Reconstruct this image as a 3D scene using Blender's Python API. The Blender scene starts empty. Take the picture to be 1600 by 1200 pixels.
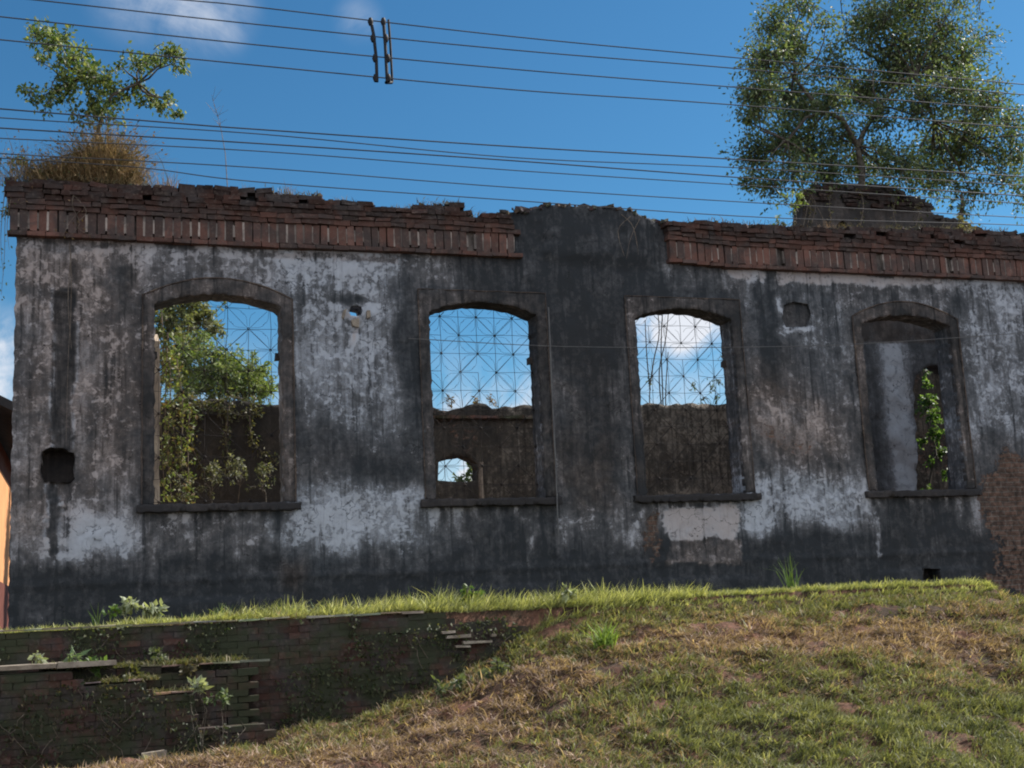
import bpy, math, random
import numpy as np
from mathutils import Vector, Matrix, geometry
rng = np.random.default_rng(7); random.seed(7)
sc = bpy.context.scene
C = sc.collection
R = math.radians

# ------------------------------------------------------------------ camera, world, sun
EYE = Vector((0, -17.1, 1.6)); YAW, PIT, ROLL, FPX = R(71.758), R(10.267), R(2.791), 1989.5
Fw = Vector((math.cos(YAW)*math.cos(PIT), math.sin(YAW)*math.cos(PIT), math.sin(PIT)))
r0 = Vector((math.sin(YAW), -math.cos(YAW), 0)); u0 = r0.cross(Fw)
Up = u0*math.cos(ROLL) + r0*math.sin(ROLL); Rt = r0*math.cos(ROLL) - u0*math.sin(ROLL)
cam = bpy.data.cameras.new('camera'); co = bpy.data.objects.new('camera', cam); C.objects.link(co)
M = Matrix((Rt, Up, -Fw)).transposed().to_4x4(); M.translation = EYE; co.matrix_world = M
cam.sensor_width = 36; cam.lens = 36*FPX/1600; cam.clip_end = 2000; cam.clip_start = .1
sc.camera = co
sc.cycles.filter_width = 2.0
sc.view_settings.view_transform = 'Standard'; sc.view_settings.look = 'None'
sc.view_settings.exposure = 0.75; sc.view_settings.gamma = 1

def D(px, py): return Fw*FPX + Rt*(px-800) - Up*(py-600)
def U(px, py, Y=0.0):                      # where the sight line of a photo pixel meets the plane y = Y
    d = D(px, py); return EYE + d*((Y-EYE.y)/d.y)

SUN_EL, SUN_PHI = R(43), R(9)              # azimuth measured from +X towards +Y
sd = Vector((math.cos(SUN_EL)*math.cos(SUN_PHI), math.cos(SUN_EL)*math.sin(SUN_PHI), math.sin(SUN_EL)))
sl = bpy.data.lights.new('sun', 'SUN'); sl.energy = 5.0; sl.angle = R(.5); sl.color = (1, .94, .87)
so = bpy.data.objects.new('sun', sl); C.objects.link(so); so.rotation_euler = sd.to_track_quat('Z', 'Y').to_euler()

world = bpy.data.worlds.new('World'); sc.world = world; world.use_nodes = True

class NT:
    def __init__(s, tree): s.t = tree; s.l = tree.links
    def n(s, typ, **kw):
        nd = s.t.nodes.new(typ)
        for k, v in kw.items():
            if k.startswith('i_'):
                key = k[2:]; key = int(key) if key.isdigit() else key.replace('_', ' ')
                if hasattr(v, 'is_output'): s.l.new(v, nd.inputs[key])
                else: nd.inputs[key].default_value = v
            else: setattr(nd, k, v)
        return nd
    def m(s, op, a, b=0.0, c=0.0, clamp=False):
        nd = s.t.nodes.new('ShaderNodeMath'); nd.operation = op; nd.use_clamp = clamp
        for i, v in enumerate((a, b, c)):
            if hasattr(v, 'is_output'): s.l.new(v, nd.inputs[i])
            else: nd.inputs[i].default_value = v
        return nd.outputs[0]
    def mix(s, f, a, b, typ='MIX'):
        nd = s.t.nodes.new('ShaderNodeMix'); nd.data_type = 'RGBA'; nd.blend_type = typ
        for k, v in ((0, f), (6, a), (7, b)):
            if hasattr(v, 'is_output'): s.l.new(v, nd.inputs[k])
            else: nd.inputs[k].default_value = v if k == 0 else (*v, 1) if len(v) == 3 else v
        return nd.outputs[2]
    def noise(s, vec, scale, detail=6, rough=.55, dist=0.0):
        nd = s.n('ShaderNodeTexNoise'); nd.inputs['Scale'].default_value = scale
        nd.inputs['Detail'].default_value = detail; nd.inputs['Roughness'].default_value = rough
        nd.inputs['Distortion'].default_value = dist; s.l.new(vec, nd.inputs['Vector']); return nd.outputs['Fac']
    def ramp(s, f, stops):
        nd = s.t.nodes.new('ShaderNodeValToRGB'); e = nd.color_ramp.elements
        while len(e) < len(stops): e.new(.5)
        for q, (p, c) in zip(e, stops):
            q.position = p; q.color = (*c, 1) if not isinstance(c, (int, float)) else (c, c, c, 1)
        s.l.new(f, nd.inputs[0]); return nd.outputs[0]
    def mapr(s, f, a, b, c=0.0, d=1.0):
        nd = s.t.nodes.new('ShaderNodeMapRange'); nd.interpolation_type = 'SMOOTHSTEP'
        s.l.new(f, nd.inputs[0])
        for i, v in enumerate((a, b, c, d)): nd.inputs[i+1].default_value = v
        return nd.outputs[0]
    def scale(s, vec, xyz):
        nd = s.n('ShaderNodeMapping'); nd.inputs['Scale'].default_value = xyz; s.l.new(vec, nd.inputs[0]); return nd.outputs[0]

w = NT(world.node_tree); world.node_tree.nodes.clear()
sky = w.n('ShaderNodeTexSky', sky_type='NISHITA', sun_disc=False, sun_elevation=SUN_EL,
          sun_rotation=math.pi/2-SUN_PHI, altitude=300, air_density=1.0, dust_density=.35, ozone_density=2.2)
gen = w.n('ShaderNodeTexCoord').outputs['Generated']
nz = w.noise(gen, 6.0, 10, .62, .9); nz2 = w.noise(gen, 21, 8, .65, .6)
nn = w.m('ADD', w.m('MULTIPLY', nz, .75), w.m('MULTIPLY', nz2, .25))
msk = None
for (px, py, rad, amt) in ((310, 8, 2.0, .42), (350, 45, 1.0, .26), (230, -30, 2.2, .30), (-25, 545, 1.7, .95), (-60, 590, 2.5, .9),
                           (1065, 487, 1.8, 1.8), (1120, 515, .9, .7), (1010, 500, 1.2, .8), (800, 640, 1.7, .8), (712, 735, 3.0, 3.2),
                           (1400, 420, 1.5, .5), (560, 30, .9, .15)):
    d = D(px, py).normalized()
    dp = w.n('ShaderNodeVectorMath', operation='DISTANCE', i_0=gen); dp.inputs[1].default_value = d
    k = w.mapr(dp.outputs['Value'], 2*math.sin(R(rad)/2)*1.5, 0.0, 0.0, amt*1.25)
    msk = k if msk is None else w.m('MAXIMUM', msk, k)
sep = w.n('ShaderNodeSeparateXYZ', i_0=gen)
low = w.mapr(sep.outputs[2], .24, .06, 0.0, .85)
msk = w.m('MAXIMUM', msk, low)
msk = w.m('MULTIPLY', msk, w.mapr(nn, .38, .60, .10, 1.45), clamp=True)
skc = w.n('ShaderNodeHueSaturation', i_Saturation=1.15, i_Value=1.0); w.l.new(sky.outputs[0], skc.inputs['Color'])
skt = w.mix(1.0, skc.outputs[0], (0.62, 1.06, 1.15), 'MULTIPLY')
far = w.mapr(sep.outputs[1], -.02, -.35)                  # unseen broken cloud, added behind the viewer to brighten the shaded facade
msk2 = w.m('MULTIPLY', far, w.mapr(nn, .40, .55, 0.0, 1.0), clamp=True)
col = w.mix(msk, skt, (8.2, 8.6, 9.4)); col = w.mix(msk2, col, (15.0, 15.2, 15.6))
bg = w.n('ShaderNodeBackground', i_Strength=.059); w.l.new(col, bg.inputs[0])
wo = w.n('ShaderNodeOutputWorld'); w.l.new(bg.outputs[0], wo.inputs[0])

# ------------------------------------------------------------------ helpers
def tag(o, label=None, cat=None, group=None, kind=None):
    if label: o['label'] = label
    if cat: o['category'] = cat
    if group: o['group'] = group
    if kind: o['kind'] = kind
    return o
def empty(name, loc=(0, 0, 0)):
    o = bpy.data.objects.new(name, None); C.objects.link(o); o.location = loc; o.empty_display_size = .2; return o
def link(name, me, mat, parent=None):
    o = bpy.data.objects.new(name, me); C.objects.link(o)
    if mat: me.materials.append(mat)
    if parent is not None:
        o.parent = parent; o.matrix_parent_inverse = Matrix.Translation(-Vector(parent.location)) if parent.parent is None else Matrix.Identity(4)
    return o
def mesh_np(name, V, faces, col=None, smooth=False):
    """V (n,3); faces (m,k) array; col (n,3)"""
    me = bpy.data.meshes.new(name); V = np.asarray(V, np.float32); F = np.asarray(faces, np.int32)
    me.vertices.add(len(V)); me.vertices.foreach_set('co', V.ravel())
    me.loops.add(F.size); me.loops.foreach_set('vertex_index', F.ravel())
    me.polygons.add(len(F)); k = F.shape[1]
    me.polygons.foreach_set('loop_start', np.arange(0, F.size, k, dtype=np.int32))
    me.polygons.foreach_set('loop_total', np.full(len(F), k, np.int32))
    me.polygons.foreach_set('use_smooth', np.full(len(F), smooth))
    me.update(calc_edges=True)
    if col is not None:
        a = me.color_attributes.new('col', 'FLOAT_COLOR', 'POINT'); c = np.ones((len(V), 4), np.float32); c[:, :3] = col
        a.data.foreach_set('color', c.ravel())
    me.validate(); return me

def _h(ix, iy, s): 
    n = (ix*374761393 + iy*668265263 + s*1442695041) & 0xffffffff
    n = ((n ^ (n >> 13))*1274126177) & 0xffffffff
    return ((n ^ (n >> 16)) & 0xffff)/65535.0
def vnoise(x, y, s=0):
    x = np.asarray(x, float); y = np.asarray(y, float)
    ix = np.floor(x).astype(np.int64); iy = np.floor(y).astype(np.int64); fx = x-ix; fy = y-iy
    fx = fx*fx*(3-2*fx); fy = fy*fy*(3-2*fy)
    a = _h(ix, iy, s); b = _h(ix+1, iy, s); c = _h(ix, iy+1, s); d = _h(ix+1, iy+1, s)
    return (a*(1-fx)+b*fx)*(1-fy)+(c*(1-fx)+d*fx)*fy
def fbm(x, y, s=0, o=4):
    t = 0; a = 1; n = 0
    for i in range(o):
        t = t+a*vnoise(np.asarray(x)*2**i+i*17.3, np.asarray(y)*2**i-i*9.1, s+i); n += a; a *= .5
    return t/n
def inpoly(x, y, poly):
    ins = np.zeros(len(x), bool); P = np.asarray(poly); j = len(P)-1
    for i in range(len(P)):
        xi, yi = P[i]; xj, yj = P[j]
        if yi != yj:
            c = ((yi > y) != (yj > y)) & (x < (xj-xi)*(y-yi)/(yj-yi)+xi); ins ^= c
        j = i
    return ins
def densify(poly, step, jit=0.0, closed=True):
    out = []; n = len(poly)
    for i in range(n if closed else n-1):
        a = np.array(poly[i], float); b = np.array(poly[(i+1) % n], float); L = np.linalg.norm(b-a); k = max(1, int(round(L/step)))
        nr = np.array([-(b-a)[1], (b-a)[0]])/max(L, 1e-6)
        for q in range(k):
            p = a+(b-a)*q/k
            out.append(tuple(p+nr*random.uniform(-jit, jit)+(rng.uniform(-jit, jit, 2)*.3 if jit else 0)))
    return out
def wall_mesh(name, outline, holes, y0, thick, spacing, depth=None, colf=None, step=None, jit=0.0, hjit=None, back=None, smooth=True):
    """slab in the X-Z plane: front at y0 (displaced by depth(x,z), positive = towards the street), back at y0+thick"""
    step = step or spacing; hjit = jit if hjit is None else hjit
    O = densify(outline, step, jit); H = [densify(h, step, hjit) for h in holes]
    pts = list(O); edges = [(i, (i+1) % len(O)) for i in range(len(O))]
    for h in H:
        b = len(pts); pts += h; edges += [(b+i, b+(i+1) % len(h)) for i in range(len(h))]
    A = np.array(O); x0, z0 = A.min(0); x1, z1 = A.max(0)
    gx, gz = np.meshgrid(np.arange(x0+spacing/2, x1, spacing), np.arange(z0+spacing/2, z1, spacing))
    gx = gx.ravel()+rng.uniform(-.2, .2, gx.size)*spacing; gz = gz.ravel()+rng.uniform(-.2, .2, gz.size)*spacing
    k = inpoly(gx, gz, O)
    for h in H: k &= ~inpoly(gx, gz, h)
    pts += list(zip(gx[k], gz[k]))
    v, e, f, *_ = geometry.delaunay_2d_cdt([Vector(p) for p in pts], edges, [], 0, 1e-5)
    V = np.array([(a.x, a.y) for a in v]); F = np.array([list(t) for t in f if len(t) == 3]); cen = V[F].mean(1)
    k = inpoly(cen[:, 0], cen[:, 1], O)
    for h in H: k &= ~inpoly(cen[:, 0], cen[:, 1], h)
    F = F[k]
    a, b, c = V[F[:, 0]], V[F[:, 1]], V[F[:, 2]]
    s = (b[:, 0]-a[:, 0])*(c[:, 1]-a[:, 1])-(b[:, 1]-a[:, 1])*(c[:, 0]-a[:, 0]); F[s < 0] = F[s < 0][:, ::-1]
    n = len(V); dep = depth(V[:, 0], V[:, 1]) if depth else np.zeros(n)
    fr = np.stack([V[:, 0], y0-dep, V[:, 1]], 1); bk = np.stack([V[:, 0], np.full(n, y0+thick), V[:, 1]], 1)
    E = np.concatenate([F[:, [0, 1]], F[:, [1, 2]], F[:, [2, 0]]]); key = np.sort(E, 1)
    _, inv, cnt = np.unique(key, axis=0, return_inverse=True, return_counts=True); B = E[cnt[inv.ravel()] == 1]
    # side faces subdivided once through the depth so reveals are not one flat strip
    T = np.concatenate([F, F[:, ::-1]+n, np.stack([B[:, 1], B[:, 0], B[:, 0]+n], 1), np.stack([B[:, 1], B[:, 0]+n, B[:, 1]+n], 1)])
    VV = np.concatenate([fr, bk]); col = None
    if colf is not None:
        cc = colf(V[:, 0], V[:, 1]); col = np.concatenate([cc, cc])
    me = mesh_np(name, VV, T, col)
    if smooth:
        sm = np.zeros(len(me.polygons), bool); sm[:len(F)] = True; me.polygons.foreach_set('use_smooth', sm)
    return me

class Box:                                            # collects boxes into ONE mesh
    def __init__(s): s.V = []; s.F = []; s.c = []
    def add(s, c, size, col=(.5, .5, .5), rot=0.0, jit=.003, tilt=0.0):
        hx, hy, hz = size[0]/2, size[1]/2, size[2]/2; b = len(s.V)
        cr, sr = math.cos(rot), math.sin(rot); ct, st = math.cos(tilt), math.sin(tilt)
        for x, y, z in ((-1, -1, -1), (1, -1, -1), (1, 1, -1), (-1, 1, -1), (-1, -1, 1), (1, -1, 1), (1, 1, 1), (-1, 1, 1)):
            p = [x*hx+random.uniform(-jit, jit), y*hy+random.uniform(-jit, jit), z*hz+random.uniform(-jit, jit)]
            p[0], p[2] = p[0]*ct-p[2]*st, p[0]*st+p[2]*ct
            p[0], p[1] = p[0]*cr-p[1]*sr, p[0]*sr+p[1]*cr
            s.V.append((c[0]+p[0], c[1]+p[1], c[2]+p[2])); s.c.append(col)
        for f in ((0, 3, 2, 1), (4, 5, 6, 7), (0, 1, 5, 4), (1, 2, 6, 5), (2, 3, 7, 6), (3, 0, 4, 7)): s.F.append([b+i for i in f])
    def build(s, name, mat, parent=None): return link(name, mesh_np(name, s.V, s.F, np.array(s.c)), mat, parent)

class Tube:                                           # tapered tubes along polylines, ONE mesh
    def __init__(s): s.V = []; s.F = []; s.n = 0
    def add(s, pts, rad, k=6):
        P = [Vector(p) for p in pts]; rad = rad if hasattr(rad, '__len__') else [rad]*len(P); b = s.n; up = Vector((.13, .31, .94))
        for i, p in enumerate(P):
            t = (P[min(i+1, len(P)-1)]-P[max(i-1, 0)]); t = t.normalized() if t.length > 1e-9 else Vector((0, 0, 1))
            a = t.cross(up); a = a.normalized() if a.length > 1e-3 else Vector((1, 0, 0)); c = t.cross(a)
            for j in range(k):
                q = p+(a*math.cos(2*math.pi*j/k)+c*math.sin(2*math.pi*j/k))*rad[i]; s.V.append(q[:])
        for i in range(len(P)-1):
            for j in range(k):
                s.F.append((b+i*k+j, b+i*k+(j+1) % k, b+(i+1)*k+(j+1) % k, b+(i+1)*k+j))
        s.n += len(P)*k
    def build(s, name, mat, parent=None): return link(name, mesh_np(name, s.V, s.F, None, True), mat, parent)

def blades(name, P, Dr, L, W, colr, mat, parent=None, curl=.5):
    """grass-like blades: 2 segments tapering; P base (n,3), Dr direction (n,3), L, W arrays"""
    n = len(P); Dr = Dr/np.linalg.norm(Dr, axis=1, keepdims=True)
    ang = rng.uniform(0, 2*np.pi, n); side = np.stack([np.cos(ang), np.sin(ang), np.zeros(n)], 1)*W[:, None]*.5
    hor = Dr.copy(); hor[:, 2] = 0
    mid = P+Dr*L[:, None]*.55; cv = rng.uniform(0, curl, n)[:, None]*L[:, None]
    tip = P+Dr*L[:, None]+hor*cv-np.array([0, 0, 1])*cv*.5
    V = np.stack([P-side, P+side, mid+side*.8, mid-side*.8, tip+side*.12, tip-side*.12], 1).reshape(-1, 3)
    b = np.arange(n)[:, None]*6
    F = np.concatenate([b+np.array([[0, 1, 2, 3]]), b+np.array([[3, 2, 4, 5]])])
    return link(name, mesh_np(name, V, F, np.repeat(colr, 6, 0)), mat, parent)

def leaves_mesh(name, P, Dr, L, W, colr):
    """folded lozenge leaves: base, two sides, tip, midrib"""
    n = len(P); Dr = Dr/np.linalg.norm(Dr, axis=1, keepdims=True)
    rv = rng.normal(size=(n, 3)); side = np.cross(Dr, rv); side /= np.linalg.norm(side, axis=1, keepdims=True)
    nr = np.cross(side, Dr); L_ = L[:, None]; W_ = W[:, None]
    mid = P+Dr*L_*.45-nr*W_*.12; a = mid+side*W_*.5+nr*W_*.16; b2 = mid-side*W_*.5+nr*W_*.16; tip = P+Dr*L_-nr*L_*.12
    V = np.stack([P, a, tip, b2, mid], 1).reshape(-1, 3); b = np.arange(n)[:, None]*5
    F = np.concatenate([b+np.array([[0, 4, 1]]), b+np.array([[4, 2, 1]]), b+np.array([[0, 3, 4]]), b+np.array([[4, 3, 2]])])
    return mesh_np(name, V, F, np.repeat(colr, 5, 0))

# ------------------------------------------------------------------ materials
def newmat(name):
    m = bpy.data.materials.new(name); m.use_nodes = True; m.node_tree.nodes.clear(); t = NT(m.node_tree)
    t.obj = t.n('ShaderNodeTexCoord').outputs['Object']; return m, t
def finish(t, col, rough=.9, bump=None, bstr=.4, bdist=.02, spec=.2):
    b = t.n('ShaderNodeBsdfPrincipled', i_Roughness=rough); b.inputs['Specular IOR Level'].default_value = spec
    if hasattr(col, 'is_output'): t.l.new(col, b.inputs['Base Color'])
    else: b.inputs['Base Color'].default_value = (*col, 1)
    if bump is not None:
        bp = t.n('ShaderNodeBump', i_Strength=bstr, i_Distance=bdist); t.l.new(bump, bp.inputs['Height']); t.l.new(bp.outputs[0], b.inputs['Normal'])
    o = t.n('ShaderNodeOutputMaterial'); t.l.new(b.outputs[0], o.inputs[0]); return b

def plaster_mat(name, dark, mid, light, brown, brickc=True, gain=1.0):
    m, t = newmat(name); o = t.obj
    at = t.n('ShaderNodeVertexColor', layer_name='col'); sp = t.n('ShaderNodeSeparateColor', i_0=at.outputs[0])
    tone, br, bk = sp.outputs[0], sp.outputs[1], sp.outputs[2]
    streak = t.noise(t.scale(o, (7, 7, .9)), 1.0, 8, .68, .5)
    drip = t.noise(t.scale(o, (15, 15, .55)), 1.0, 4, .6, .15)
    patch = t.noise(t.scale(o, (1.0, 1.0, .75)), 1.5, 4, .6, .8)
    blot = t.noise(o, 2.3, 9, .66, .4); fine = t.noise(o, 11, 6, .7, .3); grit = t.noise(o, 60, 3, .6)
    x = t.m('ADD', tone, t.m('MULTIPLY', t.m('SUBTRACT', streak, .5), .85*gain))
    x = t.m('ADD', x, t.m('MULTIPLY', t.m('SUBTRACT', blot, .5), 1.0*gain))
    x = t.m('ADD', x, t.m('MULTIPLY', t.m('SUBTRACT', fine, .5), .95*gain))
    x = t.m('ADD', x, t.m('MULTIPLY', t.m('SUBTRACT', patch, .5), .55*gain))
    x = t.m('SUBTRACT', x, t.m('MULTIPLY', t.mapr(drip, .54, .70), .30*gain))
    x = t.m('ADD', x, t.m('MULTIPLY', t.mapr(drip, .40, .28), .13*gain))
    c = t.ramp(x, [(.08, dark), (.34, tuple(d*.6+q*.4 for d, q in zip(dark, mid))), (.52, mid), (.70, tuple(q*.45+l*.55 for q, l in zip(mid, light))), (.98, light)])
    # flaked lime coat: crisp-edged islands
    fl = t.m('ADD', t.m('MULTIPLY', fine, .6), t.m('MULTIPLY', blot, .4))
    flm = t.mapr(t.m('ADD', fl, t.m('MULTIPLY', tone, .32)), .70, .73)
    c = t.mix(t.m('MULTIPLY', flm, .45), c, light)
    pit = t.mapr(t.noise(o, 7.5, 5, .7, .8), .36, .32)
    c = t.mix(t.m('MULTIPLY', pit, .55), c, dark)
    vo = t.n('ShaderNodeTexVoronoi', feature='DISTANCE_TO_EDGE', i_Scale=.9); wv = t.n('ShaderNodeVectorMath', operation='ADD', i_0=o)
    nv0 = t.n('ShaderNodeTexNoise', i_Scale=2.6, i_Detail=6.0); t.l.new(o, nv0.inputs['Vector']); t.l.new(nv0.outputs['Color'], wv.inputs[1]); t.l.new(wv.outputs[0], vo.inputs['Vector'])
    crack = t.m('MULTIPLY', t.mapr(vo.outputs['Distance'], .007, .001), t.mapr(blot, .46, .54))
    c = t.mix(t.m('MULTIPLY', crack, .8), c, tuple(q*.5 for q in dark))
    brm = t.m('MULTIPLY', br, t.mapr(blot, .25, .6, .45, 1.0), clamp=True)
    bc = t.mix(1.0, c, brown, 'MULTIPLY'); c = t.mix(brm, c, bc)
    h = t.m('ADD', t.m('MULTIPLY', fine, .5), t.m('ADD', t.m('MULTIPLY', flm, .45), t.m('MULTIPLY', grit, .12)))
    if brickc:
        sx = t.n('ShaderNodeSeparateXYZ', i_0=o); cx = t.n('ShaderNodeCombineXYZ', i_0=sx.outputs[0], i_1=sx.outputs[2])
        wob = t.n('ShaderNodeVectorMath', operation='ADD'); t.l.new(cx.outputs[0], wob.inputs[0])
        nv = t.n('ShaderNodeTexNoise', i_Scale=3.0); t.l.new(o, nv.inputs['Vector'])
        sv = t.n('ShaderNodeVectorMath', operation='SCALE', i_Scale=.05); t.l.new(nv.outputs['Color'], sv.inputs[0]); t.l.new(sv.outputs[0], wob.inputs[1])
        bt = t.n('ShaderNodeTexBrick', i_Scale=1.0); bt.inputs['Brick Width'].default_value = .25; bt.inputs['Row Height'].default_value = .078
        bt.inputs['Mortar Size'].default_value = .010; bt.inputs['Mortar Smooth'].default_value = .4
        bt.inputs['Color1'].default_value = (.15, .092, .070, 1); bt.inputs['Color2'].default_value = (.10, .070, .058, 1); bt.inputs['Mortar'].default_value = (.15, .13, .115, 1)
        t.l.new(wob.outputs[0], bt.inputs['Vector'])
        dirt = t.mapr(fine, .35, .7, .35, 1.25)
        bcol = t.n('ShaderNodeVectorMath', operation='SCALE'); t.l.new(bt.outputs['Color'], bcol.inputs[0]); t.l.new(dirt, bcol.inputs['Scale'])
        bm = t.mapr(t.m('ADD', bk, t.m('MULTIPLY', t.m('SUBTRACT', fl, .5), 2.4)), .40, .58)
        c = t.mix(bm, c, bcol.outputs[0])
        h = t.m('SUBTRACT', h, t.m('MULTIPLY', bm, t.m('ADD', t.m('MULTIPLY', bt.outputs['Fac'], .5), .5)))
    finish(t, c, .93, h, .8, .03); return m

def brick_mat(name, moss=0.0, dirt=.6):
    m, t = newmat(name); o = t.obj
    at = t.n('ShaderNodeVertexColor', layer_name='col').outputs[0]
    a = t.noise(o, 3.0, 8, .65, .3); b = t.noise(o, 22, 6, .65)
    c = t.mix(t.m('MULTIPLY', t.mapr(a, .40, .62), dirt), at, (.045, .040, .040))
    c = t.mix(t.m('MULTIPLY', t.mapr(b, .5, .72), .45), c, (.16, .13, .11))
    if moss: c = t.mix(t.m('MULTIPLY', t.mapr(t.noise(o, 1.9, 7, .65), .40, .6), moss), c, (.035, .042, .024))
    finish(t, c, .95, t.m('ADD', b, t.m('MULTIPLY', a, .5)), .7, .012); return m

def leaf_mat(name, trans=.35, rough=.5, tint=(1, 1, 1)):
    m, t = newmat(name); at = t.n('ShaderNodeVertexColor', layer_name='col').outputs[0]
    b = t.n('ShaderNodeBsdfPrincipled', i_Roughness=rough); b.inputs['Specular IOR Level'].default_value = .35; t.l.new(at, b.inputs['Base Color'])
    tr = t.n('ShaderNodeBsdfTranslucent'); t.l.new(t.mix(1.0, at, (1.5*tint[0], 1.5*tint[1], .6*tint[2]), 'MULTIPLY'), tr.inputs[0])
    mx = t.n('ShaderNodeMixShader', i_0=trans); t.l.new(b.outputs[0], mx.inputs[1]); t.l.new(tr.outputs[0], mx.inputs[2])
    o = t.n('ShaderNodeOutputMaterial'); t.l.new(mx.outputs[0], o.inputs[0]); return m

M_facade = plaster_mat('stained_plaster', (.027, .032, .038), (.108, .114, .126), (.38, .41, .465), (.97, .78, .66))
M_rear = plaster_mat('rear_plaster', (.030, .030, .030), (.080, .077, .073), (.25, .245, .235), (.9, .75, .6))
M_inner = plaster_mat('inner_plaster', (.05, .055, .062), (.17, .185, .21), (.38, .42, .48), (.9, .65, .5), brickc=False, gain=.7)
M_trim = plaster_mat('surround_plaster', (.030, .030, .033), (.082, .076, .076), (.20, .185, .175), (.95, .75, .6), brickc=False, gain=.8)
M_brick = brick_mat('cornice_brick', 0, .75)
M_rbrick = brick_mat('retaining_brick', .9, .9)
M_rear_s = M_rbrick; M_leaf = leaf_mat('leaf'); M_blade = leaf_mat('blade', .3, .6); M_dry = leaf_mat('dry_blade', .2, .8, (.8, .75, 1.2))
def simple(name, col, col2, sc_=8, rough=.85, bstr=.4, spec=.2):
    m, t = newmat(name); a = t.noise(t.obj, sc_, 7, .65); finish(t, t.mix(t.mapr(a, .35, .65), col, col2), rough, a, bstr, .01, spec); return m
M_bark = simple('bark', (.05, .042, .033), (.13, .115, .095), 14)
M_wire = simple('wire_sheath', (.035, .036, .04), (.06, .06, .065), 3, .55)
M_rod = simple('spacer_rubber', (.010, .010, .012), (.022, .022, .025), 9, .6)
M_iron = simple('rusty_iron', (.012, .012, .014), (.035, .026, .022), 12, .7)
M_cable = simple('grey_cable', (.09, .09, .095), (.13, .13, .13), 5, .7)
M_wood = simple('weathered_wood', (.10, .08, .065), (.20, .165, .135), 16)
M_cream = simple('cream_plaster', (.50, .40, .30), (.28, .22, .17), 3.5)
M_orange = simple('orange_paint', (.62, .30, .13), (.52, .25, .11), 2)
M_maroon = simple('maroon_paint', (.14, .045, .03), (.10, .035, .025), 2)
M_roof = simple('dark_roof', (.03, .03, .034), (.055, .05, .05), 6)
M_pale2 = brick_mat('sun_toned_mortar', .25, .35)
M_pale = simple('lime_mortar', (.30, .26, .21), (.18, .15, .12), 9)

# ------------------------------------------------------------------ terrain
LIP = -1.9                                          # the face of the retaining wall / edge of the grassy terrace
TZ = 1.69
def sm(a, b, x): t = np.clip((np.asarray(x, float)-a)/(b-a), 0, 1); return t*t*(3-2*t)
GX = [-30, -1.2, .3, 1.8, 3.0, 3.9, 4.6, 5.4, 6.2, 30]; GZ = [-1.5, -1.45, -1.26, -1.22, -1.05, -.78, -.42, -.10, .04, .04]
def hterr(x): return TZ+.02*np.sin(x*.9)-.75*sm(11.75, 13.1, x)+.02*(x-6)*.3*(x < 12)
def h(x, y):
    x = np.asarray(x, float); y = np.asarray(y, float)
    top = hterr(x); base = np.minimum(np.interp(x, GX, GZ)+1.6, top)
    s = np.clip((LIP-.05-y)/6.6, 0, 1)
    prof = 1-(.55*s+.45*(s*s*(3-2*s)))
    rnd = .10*sm(0.0, .30, LIP-y)*(x > 5)
    bank = .03+(base-.03)*prof-rnd*prof
    bank = bank+(fbm(x*1.1, y*1.1, 3)-.5)*.26*sm(0, .8, LIP-y)*sm(0, 2, y+9.5)+((fbm(x*4, y*4, 9)-.5)*.16+(fbm(x*8+y*3, y*9, 19, 2)-.5)*.07)*sm(0, .4, LIP-y)
    ter = top+(fbm(x*3, y*3, 5)-.5)*.05
    z = np.where(y > LIP, ter, bank)
    return z
xs = np.unique(np.concatenate([np.linspace(-300, -4, 14), np.arange(-4, 17, .06), np.linspace(17, 320, 16)]))
ys = np.unique(np.concatenate([np.linspace(-120, -10, 10), np.arange(-10, LIP-.02, .06), [LIP-.012, LIP+.012], np.arange(LIP+.08, 1.2, .12), np.linspace(1.4, 14, 16), np.linspace(20, 420, 12)]))
gx, gy = np.meshgrid(xs, ys); gz = h(gx.ravel(), gy.ravel()); V = np.stack([gx.ravel(), gy.ravel(), gz], 1)
nx, ny = len(xs), len(ys); ii = (np.arange(ny-1)[:, None]*nx+np.arange(nx-1)).ravel()
gm, t = newmat('earth'); a = t.noise(t.obj, 1.2, 8, .65); b = t.noise(t.obj, 9, 8, .7, .4); g = t.noise(t.obj, 40, 4, .7)
c = t.ramp(t.m('ADD', t.m('MULTIPLY', a, .5), t.m('MULTIPLY', b, .5)), [(.32, (.030, .026, .017)), (.46, (.055, .038, .026)), (.58, (.17, .085, .058)), (.72, (.26, .15, .11))])
finish(t, c, .95, t.m('ADD', b, t.m('MULTIPLY', g, .4)), .9, .06)
go = link('ground', mesh_np('ground', V, np.stack([ii, ii+1, ii+1+nx, ii+nx], 1), None, True), gm); go['kind'] = 'structure'
# the road the camera stands on, below the bank
rm, t = newmat('asphalt'); a = t.noise(t.obj, 30, 5, .7); finish(t, t.mix(a, (.035, .035, .037), (.07, .068, .065)), .9, a, .3, .01)
rv = np.array([(-60, -20.5, .075), (60, -20.5, .075), (60, -11.2, .075), (-60, -11.2, .075)])
tag(link('road', mesh_np('road', rv, [[0, 1, 2, 3]]), rm), kind='structure')

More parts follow.
